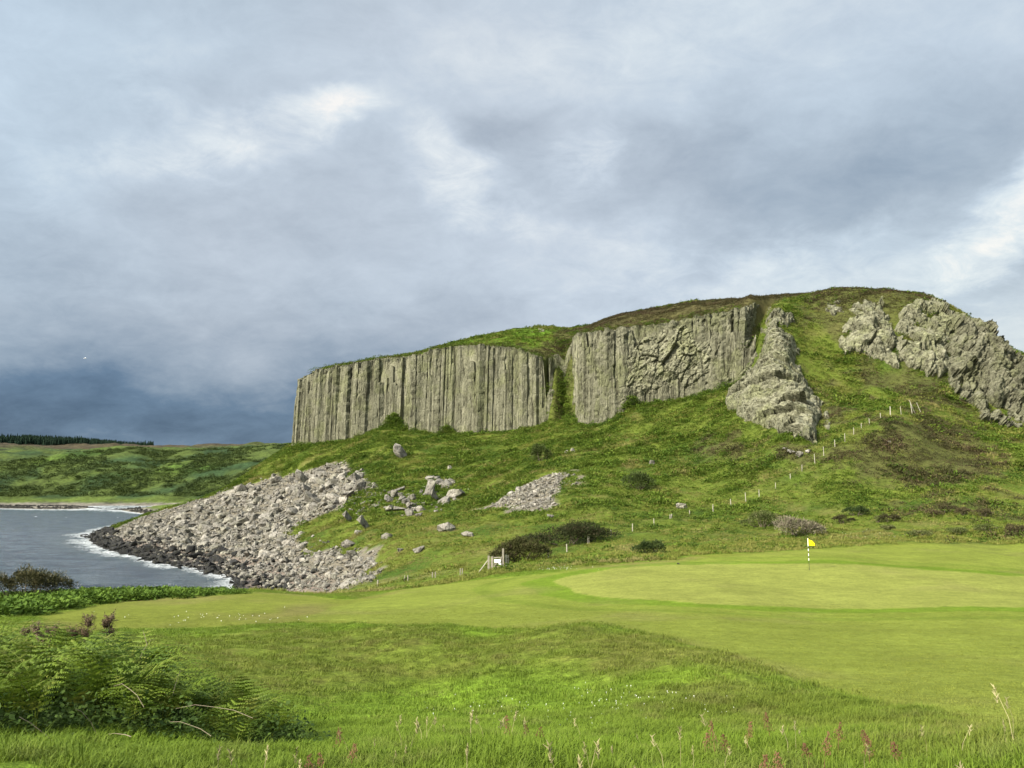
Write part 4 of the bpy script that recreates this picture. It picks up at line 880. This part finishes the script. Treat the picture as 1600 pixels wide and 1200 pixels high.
# ------------------------------------------------------------------ stock fence: posts and wire, with a wicket gate
POSTS = [(544, 924, 14), (590, 920, 14), (632, 915, 13), (637, 915, 13), (676, 905, 11), (680, 905, 11), (719, 901, 13), (722, 901, 13), (857, 872, 15), (886, 863, 13), (918.5, 849, 11), (921, 849, 11), (955, 838, 10), (988, 827, 9), (1022, 820, 10), (1047, 813, 9.5), (1049.5, 813, 9.5), (1078, 806, 9), (1114, 799, 11), (1142, 791, 11.5), (1165.5, 783, 13.5),
         (1186, 771, 6), (1212, 764, 10), (1235, 750, 10), (1253, 736, 10), (1273, 719, 10), (1287, 708, 10), (1304.5, 698, 11), (1320, 689, 12), (1334, 680, 12), (1346, 671, 10), (1358.7, 663, 9.5), (1376, 654, 9), (1391, 649, 14), (1408, 645, 10), (1425.5, 640, 10), (1441, 636, 7), (1430, 629, 4)]
rp = random.Random(4); fcoord = []
# the line of the fence in plan, smoothed from the surveyed run of control distances
FD = np.array([(544, 90), (590, 84), (660, 78), (720, 74), (775, 68), (857, 76), (886, 80), (955, 90), (1022, 98), (1078, 104), (1114, 108), (1165, 113), (1235, 119), (1273, 122), (1320, 127), (1358, 132), (1391, 136), (1445, 142)], float)
fence = tag(empty('fence', (0, 0, 0)), 'long wire stock fence of thin pale wooden posts climbing from the beach to the hill', 'fence')
first = True
for px, py, hpx in POSTS:
    d = np.interp(px, FD[:, 0], FD[:, 1]); r_ = ray(px, py); x = r_[0] / r_[1] * d; y = d; z = float(H(x, y)); z0 = EYE + r_[2] / r_[1] * d
    if first: fence.location = (x, y, z); fb = (x, y, z); first = False
    ztop = EYE + ray(px, py - hpx)[2] / ray(px, py - hpx)[1] * d; ztop = max(ztop, z + .55)
    lean = rp.uniform(-.06, .06) + (.45 if px in (1441, 1430) else .1 if px > 1400 else 0)
    th = .075 if px in (1391, 590) else rp.uniform(.038, .052)
    p = MB().prism((0, 0, -.4), (-lean * (ztop - z), 0, ztop - z), th * 1.25, th * 1.1, 6).build('post', M_PALEWOOD if px > 840 else M_WOOD, fence)
    p.location = (x - fb[0], y - fb[1], z - fb[2]); fcoord.append((x - lean * (ztop - z), y, z, ztop))
wm_ = MB(); fc = sorted(fcoord, key=lambda t: t[0] if t[1] < 80 or True else 0)
for a_, b_ in zip(fcoord[:-1], fcoord[1:]):
    if abs(a_[0] - (-5)) < 3.2 and b_[0] > 0: continue
    for f in (.93, .62, .32):
        wm_.prism((a_[0] - fb[0], a_[1] - fb[1], a_[2] + (a_[3] - a_[2]) * f - fb[2]), (b_[0] - fb[0], b_[1] - fb[1], b_[2] + (b_[3] - b_[2]) * f - fb[2]), .003, .003, 3, cap=False)
wm_.build('wire', M_WIRE, fence)

c = P(768, 889.5, 67); gx0, gy0 = c[0], c[1]; gz0 = float(H(gx0, gy0))
gate = tag(empty('gate', (gx0, gy0, gz0)), 'small grey wooden wicket gate with white notice board below the dark bush', 'gate')
def gz(dx): return float(H(gx0 + dx, gy0)) - gz0
def post(dx, h, th, nm='gate_post', m=M_WOOD, dy=0): MB().box((0, 0, (h - .3) / 2), (th, th, (h + .3) / 2)).build(nm, m, gate).location = (dx, dy, gz(dx))
post(-.25, 1.28, .085); post(.0, 1.15, .06); post(.98, 1.62, .08); post(1.24, 1.05, .06, m=M_PALEWOOD, dy=.25); post(1.42, .95, .05, dy=.5)
MB().prism((-1.2, .05, gz(-1.2) + .02), (-.28, .02, .88), .04, .04, 6).build('stay', M_PALEWOOD, gate)
g0 = gz(.5)
for z_, h_ in ((.18, .045), (.42, .04), (.66, .04), (.95, .05)): MB().box((.49, -.03, z_ + g0), (.42, .022, h_)).build('rail', M_STAKE if z_ < .7 else M_WOOD, gate)
for x_ in (.10, .88): MB().box((x_, -.078, .56 + g0), (.045, .024, .50)).build('stile', M_WOOD, gate)
MB().prism((.14, -.125, .15 + g0), (.86, -.125, .95 + g0), .035, .035, 4).build('brace', M_STAKE, gate)
MB().box((.50, -.185, .68 + g0), (.27, .012, .13)).build('notice_board', M_WHITE_P, gate); MB().box((.70, -.185, .42 + g0), (.11, .012, .07)).build('notice_board', M_WHITE_P, gate)
for k, (dx, z_) in enumerate(((1.33, .3), (1.33, .55), (1.33, .8))): MB().box((dx, .38, gz(1.3) + z_), (.12, .02, .04)).build('rail', M_WOOD, gate)

# ------------------------------------------------------------------ bushes: a crown of small leaf sprays over woody stems
def leafmat(name, c1, c2, c3=None): return leaf_material(name, c1, c2, c3, trans=.15, patch=.9)
MB_DARK = leafmat('dark_heath_leaf', (.018, .024, .007), (.050, .052, .016), (.050, .034, .022)); MB_GORSE = leafmat('gorse_leaf', (.020, .036, .010), (.052, .070, .018)); MB_DRY = leafmat('dry_scrub_leaf', (.10, .085, .06), (.20, .175, .12), (.085, .10, .035)); MB_GREEN = leafmat('scrub_leaf', (.045, .062, .014), (.10, .115, .035), (.15, .14, .07)); MB_BROWN = leafmat('heather_tussock', (.030, .028, .012), (.075, .062, .030))
MB_EDGE = leafmat('cliff_gorse', (.030, .032, .014), (.075, .072, .030), (.10, .085, .04))
def bush(name, label, cat, px, py, wpx, hpx, mat, lumps=9, n=2600, leaf=.12, d=None, group=None, deep=.8, skew=0.0, seed=None, width=.35):
    c = cast([px], [py])[0] if d is None else P(px, py, d); d = c[1]; w_ = wpx / FOC * d / 2; h_ = hpx / FOC * d; x, y = c[0], c[1] + w_ * deep * .5; z = float(H(x, y)) if d > 0 else 0
    seed = int(px * 3 + py) if seed is None else seed; r = np.random.default_rng(seed)
    o = tag(empty(name, (x, y, z)), label, cat, group)
    lc = []
    for k in range(lumps):
        u = r.uniform(-.78, .78); v = r.uniform(-.7, .7); hh = max(.25, (1 - u * u * .8) * (1 - v * v * .4)) * (1 + skew * u); lc.append((u * w_, v * w_ * deep, hh * h_ * r.uniform(.42, .62), w_ * r.uniform(.28, .42), h_ * r.uniform(.36, .48) * hh))
    Vs = np.zeros((n, 4, 3)); L_ = np.array(lc)[r.integers(0, lumps, n)]
    dr = r.normal(size=(n, 3)); dr /= np.linalg.norm(dr, axis=1)[:, None]; dr[:, 2] = np.abs(dr[:, 2]) * np.where(r.random(n) < .85, 1, -1)
    q = np.where(r.random(n) < .8, r.uniform(.68, 1.04, n), r.uniform(1.0, 1.28, n))[:, None]
    p = L_[:, :3] + dr * q * np.stack([L_[:, 3], L_[:, 3] * deep, L_[:, 4]], -1); p[:, 2] = np.maximum(p[:, 2], .02)
    ax = dr + r.normal(0, .55, (n, 3)) + np.array([0, 0, .35]); ax /= np.linalg.norm(ax, axis=1)[:, None]; sd_ = np.cross(ax, r.normal(size=(n, 3))); sd_ /= np.linalg.norm(sd_, axis=1)[:, None]; l = (leaf * r.uniform(.6, 1.5, n))[:, None]
    Vs[:, 0] = p; Vs[:, 1] = p + ax * l * .5 + sd_ * l * width * .5; Vs[:, 2] = p + ax * l; Vs[:, 3] = p + ax * l * .5 - sd_ * l * width * .5
    obj('crown', mesh_np('crown', Vs.reshape(-1, 3), np.arange(n * 4).reshape(-1, 4), mat, True), o)
    st = MB()
    for k in range(min(lumps, 9)): st.tube([(lc[k][0] * .35, lc[k][1] * .35, -.1), (lc[k][0] * .7, lc[k][1] * .7, lc[k][2] * .5), (lc[k][0], lc[k][1], lc[k][2] + lc[k][4] * .4)], .035 * w_ ** .5 + .01, .008, 5)
    st.build('stem', M_BARK, o); return o
bush('heath_bush', 'large dark brown bush right behind the wicket gate', 'bush', 815, 866, 92, 33, MB_DARK, 18, 9000, .20, d=74, skew=.2)
bush('heath_bush', 'long dark brown bush sloping up to the right of the gate bush', 'bush', 890, 848, 140, 31, MB_DARK, 22, 10000, .22, d=86, skew=.5)
bush('gorse_bush', 'round grey green gorse bush at the edge of the cut grass behind the green', 'bush', 1016, 870, 46, 24, MB_GORSE, 8, 3200, .16, d=67)
bush('scrub_bush', 'pale green spreading scrub beside the fence end, left of the dry scrub', 'bush', 1196, 826, 66, 24, MB_GREEN, 9, 3500, .2)
bush('scrub_bush', 'dry grey brown scrub directly behind the yellow flag', 'bush', 1254, 838, 74, 30, MB_DRY, 10, 4200, .2, skew=-.25)
bush('gorse_bush', 'small dark rounded bush on the green slope right of the flag', 'bush', 1342, 808, 40, 16, MB_GORSE, 6, 2400, .16)
bush('gorse_bush', 'dark round bush alone on the bracken slope under the cleft', 'bush', 846, 722, 32, 28, MB_GORSE, 7, 2600, .35)
bush('scrub_bush', 'low wide green bush on the slope left of the tall rock fin', 'bush', 998, 766, 52, 28, MB_GORSE, 8, 3000, .3)
bush('gorse_bush', 'weathered rounded gorse at the cliff edge above the sea on the left', 'bush', 26, 950, 118, 58, MB_EDGE, 14, 9000, .13, d=47, skew=-.2)
for px, py, w_, h_, lab in [(1322, 818, 36, 14, 'left of the row below the small dark bush'), (1394, 816, 30, 14, 'below and right of the small dark bush'), (1372, 817, 26, 9, 'in the middle of the row below the small dark bush'), (1390, 828, 20, 8, 'lowest of the row below the small dark bush'), (1455, 808, 36, 13, 'right of the row, under the brown slope'), (1480, 803, 40, 16, 'beside the pale stone on the right hand slope'), (1512, 806, 30, 12, 'on the right hand slope near the photo edge'), (1540, 808, 34, 12, 'far along the right hand slope'), (1592, 835, 36, 16, 'at the right edge of the photo above the cut grass'), (1555, 833, 50, 10, 'left of the one at the right edge'), (1440, 838, 40, 9, 'on the lip behind the right half of the green'), (1505, 836, 44, 10, 'on the lip behind the far right of the green')]:
    bush('heather_tussock', 'brown heather tussock ' + lab, 'tussock', px, py, w_, h_, MB_BROWN if h_ > 11 else MB_GREEN, 5, 1200, .16, group='heather tussocks behind the green')
# dead gorse sprigs behind the bracken
M_DEAD = leafmat('dead_gorse', (.10, .070, .040), (.19, .140, .095), (.15, .115, .07))
def dead(px, py, d, hpx, label, tufts, seed):
    r = np.random.default_rng(seed); c = P(px, py, d); x, y = c[0], c[1]; z = float(H(x, y)); top = EYE + ray(px, py - hpx)[2] / ray(px, py - hpx)[1] * d - z
    o = tag(empty('dead_gorse', (x, y, z)), label, 'dead shrub')
    st = MB(); n_ = 900; Vs = []
    for dx, dz, q in tufts:
        tx, tz = dx / FOC * d, top + dz / FOC * d; qq = q / FOC * d
        st.tube([(0, 0, 0), (tx * .3 + r.normal(0, .02), r.normal(0, .03), tz * .5), (tx, 0, tz)], .012, .005, 5)
        for k in range(14):
            a = r.uniform(0, 6.28); e = np.array([tx + math.cos(a) * qq * .8, r.normal(0, qq * .6), tz + r.uniform(-.6, .9) * qq]); st.tube([(tx, 0, tz - qq * .6), tuple(e)], .004, .002, 3)
            m_ = 34; t_ = r.random(m_)[:, None]; p = (1 - t_) * np.array([tx, 0, tz - qq * .5]) + t_ * e + r.normal(0, qq * .10, (m_, 3))
            ax = r.normal(size=(m_, 3)); ax /= np.linalg.norm(ax, axis=1)[:, None]; sd_ = np.cross(ax, r.normal(size=(m_, 3))); sd_ /= np.linalg.norm(sd_, axis=1)[:, None]; l = .035
            Vs.append(np.stack([p, p + ax * l * .5 + sd_ * l * .14, p + ax * l, p + ax * l * .5 - sd_ * l * .14], 1))
    Vs = np.concatenate(Vs); obj('crown', mesh_np('crown', Vs.reshape(-1, 3), np.arange(len(Vs) * 4).reshape(-1, 4), M_DEAD), o); st.build('stem', M_BARK, o)
dead(66, 1010, 10.5, 28, 'brown dead gorse sprig, leftmost of three above the bracken', [(-10, 0, 11), (14, -2, 11), (-28, -4, 6), (0, -12, 9)], 1)
dead(128, 1012, 10.8, 42, 'pinkish dead gorse sprig, middle one of three above the bracken', [(8, 0, 12), (-12, -14, 13), (4, -16, 12)], 2)
dead(168, 1005, 11, 40, 'tall narrow dead gorse sprig, rightmost of three above the bracken', [(0, 0, 10), (2, -18, 14), (-4, -8, 9)], 3)

# ------------------------------------------------------------------ bracken thicket in the left foreground
M_FROND = leaf_material('bracken_frond', (.044, .080, .008), (.115, .165, .016), (.150, .165, .028), trans=.28, patch=1.4, rough=.55)
def frond_mesh(seed, stipe, blade, arch):
    r = random.Random(seed); V = []; F = []; n = 30; pts = []; el = R(84); p = Vector((0, 0, 0)); step = (stipe + blade) / n; sway = r.uniform(-.4, .4); dirs = []
    for k in range(n + 1):
        t = k / n; pts.append(p.copy()); s_ = stipe / (stipe + blade)
        e = el - arch * max(0, (t - s_ * .6)) ** 1.1; yaw = sway * t * t; d = Vector((math.cos(e) * math.cos(yaw), math.cos(e) * math.sin(yaw), math.sin(e))); dirs.append(d); p = p + d * step
    m_ = MB(); m_.tube(pts[::3], .006, .0015, 3); V = m_.V; F = m_.F; s_ = stipe / (stipe + blade); k0 = int(n * s_); npair = 10
    for q in range(npair):
        t = q / (npair - 1); i = min(int(k0 + (n - k0) * t), n - 1); base = pts[i]; d = dirs[i]; side0 = d.cross(Vector((0, 0, 1))); side0 = side0.normalized() if side0.length > .05 else Vector((0, 1, 0)); up = side0.cross(d).normalized()
        L = blade * .46 * (1 - t) ** .75 * (1 if q else .92) * r.uniform(.85, 1.1) + .012
        for sgn in (-1, 1):
            dv = (side0 * sgn + d * .42 + up * (.10 - .15 * r.random())).normalized(); nl = max(3, int(6 * L / (blade * .46)) + 2); cross_ = dv.cross(up).normalized()
            for j in range(nl):
                f = (j + .3) / nl; b_ = base + dv * L * f - up * L * f * f * .28; ll = (.030 * min(1, L / .14)) * (1 - f) ** .7 + .004; ww = L / nl * .56
                for sg in (-1, 1):
                    e_ = (cross_ * sg + dv * .45 - up * .25).normalized(); i0 = len(V); V += [b_ - dv * ww, b_ + dv * ww, b_ + e_ * ll + dv * ww * .5]; F.append((i0, i0 + 1, i0 + 2))
    me = bpy.data.meshes.new('frond'); me.from_pydata([tuple(v) for v in V], [], F); me.materials.append(M_FROND); return me
FRONDS = [frond_mesh(k, .40 + .05 * (k % 3), .66 + .06 * (k % 4), 1.5 + .45 * (k % 4)) for k in range(8)]
rb = random.Random(17)
THICK = [(-7.6, 8.6), (-5.2, 6.2), (-4.3, 6.3), (-3.2, 7.2), (-2.15, 7.2), (-2.0, 7.9), (-2.6, 8.8), (-3.3, 9.6), (-4.2, 10.6), (-5.2, 11.6), (-8.5, 12.0)]
tp = sample_plan(THICK, 190, np.random.default_rng(8))
def thick_zone(x, y):
    pxx = 800 + FOC * x / y; a = 'at the left edge' if pxx < 60 else 'in the left half' if pxx < 190 else 'in the middle' if pxx < 310 else 'in the low right end'
    return a + ' of the thicket ' + ('front row' if y < 7.6 else 'second row' if y < 9.2 else 'back row')
zb = {}
for x, y in tp: zb.setdefault(thick_zone(x, y), []).append((x / y, x, y))
for zn, lst in zb.items():
    lst.sort()
    for i_, (_, x, y) in enumerate(lst):
        pxx = 800 + FOC * x / y; sc0 = float(np.interp(pxx, [0, 120, 220, 330, 470], [.98, .96, .86, .74, .60])) * rb.uniform(.8, 1.12)
        if y < 7.4: sc0 *= .72
        nf = rb.choice((3, 4, 4, 5)); o = tag(empty('bracken_plant', (x, y, float(H(x, y)) - .03), rb.uniform(0, 6.28)), '%s bracken fern %s' % ('tall' if sc0 > .8 else 'short' if sc0 < .55 else 'green', zn) + ranked(i_, len(lst)), 'fern', 'bracken in the foreground thicket')
        for k in range(nf):
            f = obj('frond', FRONDS[rb.randrange(8)], o); f.rotation_euler = (rb.uniform(-.25, .25), rb.uniform(-.15, .3), k * 6.28 / nf + rb.uniform(-.5, .5)); q = sc0 * rb.uniform(.8, 1.1); f.scale = (q, q, q)
# leafy undergrowth and dry stalks between them
M_UNDER = leaf_material('bramble_leaf', (.024, .048, .008), (.062, .100, .016), trans=.2, patch=2.0, rough=.6)
UND = [clump_mesh('bramble_spray', 80 + k, 70, .32, .44, .055, M_UNDER, up=.5, width=.65) for k in range(3)]
u = sample_plan(THICK, 900, np.random.default_rng(9), .05); un = len(u)
scatter('bramble_undergrowth', np.concatenate([u, (H(u[:, 0], u[:, 1]) - .02)[:, None]], 1), rots(un), rs.uniform(.5, 1.1, un), UND)
M_TWIG = plain('dry_stalk', (.21, .175, .12), .8, 20)
for (px, py, d), (px2, py2), bend, lab in [((218, 1030, 9.2), (241, 999), .05, 'bare forked twig rising above the right part of the bracken'), ((270, 1085, 8.0), (282, 1048), .02, 'thin upright dry stalk right of the bracken middle'), ((225, 1105, 6.7), (178, 1072), .06, 'curved pale stalk lying across the middle of the bracken'), ((395, 1122, 7.0), (275, 1107), .05, 'long pale bramble stem arching over the right end of the bracken'), ((118, 1108, 6.2), (150, 1145), .03, 'pale dead stalk hanging in front of the left bracken'), ((30, 1120, 6.1), (95, 1172), .02, 'straight dry stalk leaning at the lower left of the bracken'), ((205, 1151, 6.2), (170, 1147), .01, 'short straw coloured stalk lying at the front foot of the bracken'), ((330, 1150, 6.9), (265, 1128), .03, 'thin grey stem low in the right part of the bracken'), ((33, 1070, 6.6), (47, 1090), .01, 'short pale stalk among the left fronds')]:
    a, b_ = P(px, py, d - .25), P(px2, py2, d - .1); m_ = (a + b_) / 2 + np.array([0, 0, bend]); t_ = MB().tube([a - a, (a + m_) / 2 - a + np.array([0, 0, bend * .4]), m_ - a, (m_ + b_) / 2 - a + np.array([0, 0, bend * .5]), b_ - a], .0026, .0014, 4)
    if 'forked' in lab: t_.tube([m_ - a, m_ - a + np.array([-.06, 0, .16])], .004, .002, 3)
    o = t_.build('dry_stalk', M_TWIG); o.location = tuple(a); tag(o, lab, 'stalk', 'dry stalks in the bracken')

# bracken belt along the edge above the sea
M_BELT = leaf_material('edge_bracken', (.045, .085, .010), (.085, .140, .018), trans=.2, patch=.25)
BELT = [clump_mesh('edge_bracken', 90 + k, 60, .55, .55, .26, M_BELT, up=.45, width=.42) for k in range(4)]
BP = plan([(-60, 966), (40, 962), (100, 951), (180, 940), (300, 933.5), (385, 927)]) + [(-24.5, 60), (-30, 58), (-38, 55), (-50, 50)]
u = sample_plan(BP, 2300, np.random.default_rng(10), .3); un = len(u)
scatter('edge_bracken', np.concatenate([u, (H(u[:, 0], u[:, 1]) - .05)[:, None]], 1), rots(un, .2), rs.uniform(.6, 1.25, un) * np.interp(u[:, 0] / u[:, 1], [-.62, -.45, -.37], [1.0, .85, .5]), BELT)

# ------------------------------------------------------------------ grass of the near ground
M_BL = leaf_material('rough_grass', (.080, .130, .012), (.140, .195, .024), (.190, .175, .065), trans=.3, patch=.5, rough=.6, tinted=.65)
M_BLM = leaf_material('cut_grass', (.085, .120, .014), (.135, .160, .028), (.155, .145, .055), trans=.2, patch=.5, rough=.7, tinted=.75)
M_STRAW = leaf_material('grass_stalk', (.22, .21, .09), (.36, .32, .17), trans=.25, patch=.8)
def blades(name, seed, n, radius, h, w_, mat, bend=.5):
    r = random.Random(seed); V = []; F = []
    for k in range(n):
        a = r.uniform(0, 6.283); q = radius * math.sqrt(r.random()); p = Vector((q * math.cos(a), q * math.sin(a), -.01)); a2 = r.uniform(0, 6.283); hh = h * r.uniform(.5, 1.2); o = Vector((math.cos(a2), math.sin(a2), 0)) * hh * bend * r.uniform(.2, 1.2); s_ = Vector((-math.sin(a2), math.cos(a2), 0)) * w_; i = len(V)
        V += [p - s_, p + s_, p + o * .35 + Vector((0, 0, hh * .6)) + s_ * .7, p + o * .35 + Vector((0, 0, hh * .6)) - s_ * .7, p + o + Vector((0, 0, hh * (1 - .25 * bend)))]; F += [(i, i + 1, i + 2, i + 3), (i + 3, i + 2, i + 4)]
    me = bpy.data.meshes.new(name); me.from_pydata(V, [], F); me.materials.append(mat); return me
NEARG = [blades('grass_clump', 100 + k, 34, .10, .085, .0028, M_BL, .9) for k in range(4)]
MIDG = [blades('grass_clump', 110 + k, 40, .20, .085, .006, M_BL, 1.0) for k in range(4)]
LONG = [blades('long_grass', 120 + k, 22, .10, .17, .0028, M_BL, .6) for k in range(3)]
CUT = [blades('cut_grass', 130 + k, 46, .16, .022, .0035, M_BLM, 1.1) for k in range(3)]
def cover(name, n, rmin, rmax, protos, cond, s0, s1, seed, angle=42):
    q = np.random.default_rng(seed); a = q.uniform(-R(angle), R(angle), n); d = np.sqrt(q.uniform(rmin ** 2, rmax ** 2, n)); x, y = d * np.sin(a), d * np.cos(a); m_ = cond(x, y, q); x, y = x[m_], y[m_]
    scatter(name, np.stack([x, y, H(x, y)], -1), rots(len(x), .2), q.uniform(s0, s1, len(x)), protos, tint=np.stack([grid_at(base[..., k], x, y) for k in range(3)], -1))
sdm = lambda x, y: grid_at(sd_mown, x, y)
cover('rough_grass', 30000, 2.6, 12.5, NEARG, lambda x, y, q: (sdm(x, y) < q.normal(0, .25, len(x))) & (fbm(x / 1.1, y / 1.1, o=2) > -.55), .6, 1.3, 31)
cover('mid_grass', 52000, 12, 62, MIDG, lambda x, y, q: (sdm(x, y) < q.normal(0, .10, len(x))) & (grid_at(GZ, x, y) > 3) & (q.random(len(x)) < np.clip(26 / np.hypot(x, y), .25, 1)) & (fbm(x / 1.7, y / 1.7, o=2) > -.45), .6, 1.25, 32)
cover('long_grass', 700, 3.2, 7.6, LONG, lambda x, y, q: fbm(x / .9 + 4, y / .9, o=2) + .5 * (np.abs(x - .8) < 2.4) - .16 * np.maximum(y - 4.5, 0) > .15, .6, 1.2, 33)
cover('cut_grass', 46000, 5, 40, CUT, lambda x, y, q: (sdm(x, y) > 0) & (q.random(len(x)) < np.clip(14 / np.hypot(x, y), .3, 1)), .7, 1.2, 34)
cover('verge_grass', 9000, 60, 100, [blades('verge_tuft', 140 + k, 40, .35, .30, .018, M_GRS, .8) for k in range(3)], lambda x, y, q: (sdm(x, y) < -.1) & (sdm(x, y) > -9) & (grid_at(GZ, x, y) > 4), .6, 1.2, 35)
# seed stalks
def stalk_mesh(name, seed, h, mat, head, hm):
    r = random.Random(seed); m_ = MB(); lean = r.uniform(-.14, .14); top = (lean * h * 2, r.uniform(-.05, .05), h); m_.tube([(0, 0, -.02), (lean * h * .6, 0, h * .55), top], .0022, .0012, 3)
    for k in range(hm): t_ = k / hm; p = Vector((lean * h * 2 * (1 - t_ * .3 * .5), top[1], h - t_ * h * head)); e = p + Vector((r.uniform(-.02, .02), r.uniform(-.02, .02), .02)); m_.prism(p, e, .0042, .001, 3)
    return m_.mesh(name, mat)
STK = [stalk_mesh('seed_stalk', k, .20 + .03 * k, M_STRAW, .26, 10) for k in range(5)]
cover('seed_stalks', 130, 3.6, 7.4, STK, lambda x, y, q: (np.abs(x - .9) < 2.6) & (fbm(x / .7 + 9, y / .7, o=2) > -.1), .55, 1.15, 36, 40)
M_SORREL = leaf_material('sorrel', (.12, .06, .034), (.20, .105, .06), trans=.2, patch=2)
rq = random.Random(12); sz_n = {}
for px, py, d in sorted([(505, 1190, 5.2), (480, 1198, 5.0), (530, 1170, 6.0), (548, 1188, 5.4), (800, 1160, 6.3), (826, 1150, 7.0), (842, 1168, 6.0), (1100, 1165, 5.8), (1118, 1168, 5.7), (1135, 1172, 5.6), (1165, 1160, 6.0), (1205, 1158, 6.2), (1265, 1185, 5.2), (1308, 1170, 5.6), (1358, 1170, 5.8), (1360, 1192, 5.0), (1195, 1195, 4.8), (1218, 1198, 4.7), (1285, 1190, 5.0), (1405, 1195, 4.9)]):
    x = ray(px, py)[0] / ray(px, py)[1] * d; h_ = rq.uniform(.16, .27); z = float(H(x, d)); lean = rq.uniform(-.2, .2)
    zn = ('below the right end of the bracken' if px < 600 else 'in the middle of the foreground' if px < 900 else 'in the right foreground' if px < 1200 else 'at the far right of the foreground stalks'); sz_n[zn] = sz_n.get(zn, 0) + 1
    o = tag(empty('sorrel_plant', (x, d, z)), 'reddish sorrel stalk %s, %s from left' % (zn, ORD[sz_n[zn] - 1]), 'wildflower', 'red sorrel stalks in the foreground grass')
    MB().tube([(0, 0, -.02), (lean * h_ * .4, 0, h_ * .5), (lean * h_, 0, h_)], .0025, .0015, 4).build('stem', M_SORREL, o)
    hd = MB()
    for k in range(60):
        t_ = rq.uniform(.5, 1.0); q = .028 * (1.15 - t_) * 2; p = Vector((lean * h_ * t_ + rq.uniform(-q, q), rq.uniform(-q, q), h_ * t_)); hd.prism(p, p + Vector((rq.uniform(-.006, .006), rq.uniform(-.006, .006), .009)), .0032, .0015, 4)
    hd.build('seed_head', M_SORREL, o)
# clover flowers
M_CLV = plain('clover_white', (.72, .72, .66), .8, 9, .1); cl_ = MB(); cl_.prism((0, 0, .0), (0, 0, .05), .002, .002, 3); cl_.prism((0, 0, .045), (0, 0, .058), .010, .012, 6); cl_.prism((0, 0, .058), (0, 0, .068), .012, .004, 6); CLM = cl_.mesh('clover_flower', M_CLV)
cpt = []
qc = np.random.default_rng(40)
for px, py, sx, sy, n in [(960, 1100, 60, 14, 55), (1080, 1100, 40, 12, 22), (740, 1105, 40, 8, 14), (330, 965, 60, 4, 40), (860, 1120, 80, 14, 40), (860, 888.5, 30, 1.5, 50), (1330, 836, 60, 4, 50)]:
    pq = np.stack([qc.normal(px, sx, n), qc.normal(py, sy, n)], -1); cpt.append(cast(pq[:, 0], pq[:, 1]))
cpt = np.concatenate(cpt); cpt[:, 2] = H(cpt[:, 0], cpt[:, 1]) + np.where(grid_at(sd_mown, cpt[:, 0], cpt[:, 1]) > 0, -.03, .02)
scatter('clover_flowers', cpt, rots(len(cpt), .3), np.clip(np.hypot(cpt[:, 0], cpt[:, 1]) / 26, .6, 1.5) * qc.uniform(.5, 1.0, len(cpt)), [CLM])

# ------------------------------------------------------------------ gull over the bay
c = P(133, 560, 150); gull = tag(empty('seagull', tuple(c)), 'small white gull gliding in the dark sky left of the cliff', 'bird')
M_GULL = plain('gull_feathers', (.8, .8, .8), .7, 9, .05)
MB().tube([(-.25, 0, 0), (-.12, 0, .03), (.05, 0, .03), (.2, 0, .04), (.3, 0, .02)], .03, .03, 6).prism((-.3, 0, 0), (.0, 0, .02), .02, .075, 6).prism((0, 0, .02), (.25, 0, .03), .075, .04, 6).build('body', M_GULL, gull, True)
for s_ in (-1, 1):
    m_ = MB(); m_.V += [Vector((.08, s_ * .05, .04)), Vector((-.08, s_ * .05, .04)), Vector((.12, s_ * .3, .14)), Vector((-.04, s_ * .3, .14)), Vector((-.02, s_ * .68, .10)), Vector((.08, s_ * .05, .055)), Vector((-.08, s_ * .05, .055)), Vector((.12, s_ * .3, .155)), Vector((-.04, s_ * .3, .155))]
    m_.F += [(0, 1, 3, 2), (2, 3, 4), (5, 7, 8, 6), (7, 4, 8), (0, 2, 7, 5), (1, 6, 8, 3), (2, 4, 7), (3, 8, 4)]; m_.build('wing', M_GULL, gull)
gull.rotation_euler = (.2, 0, .6)
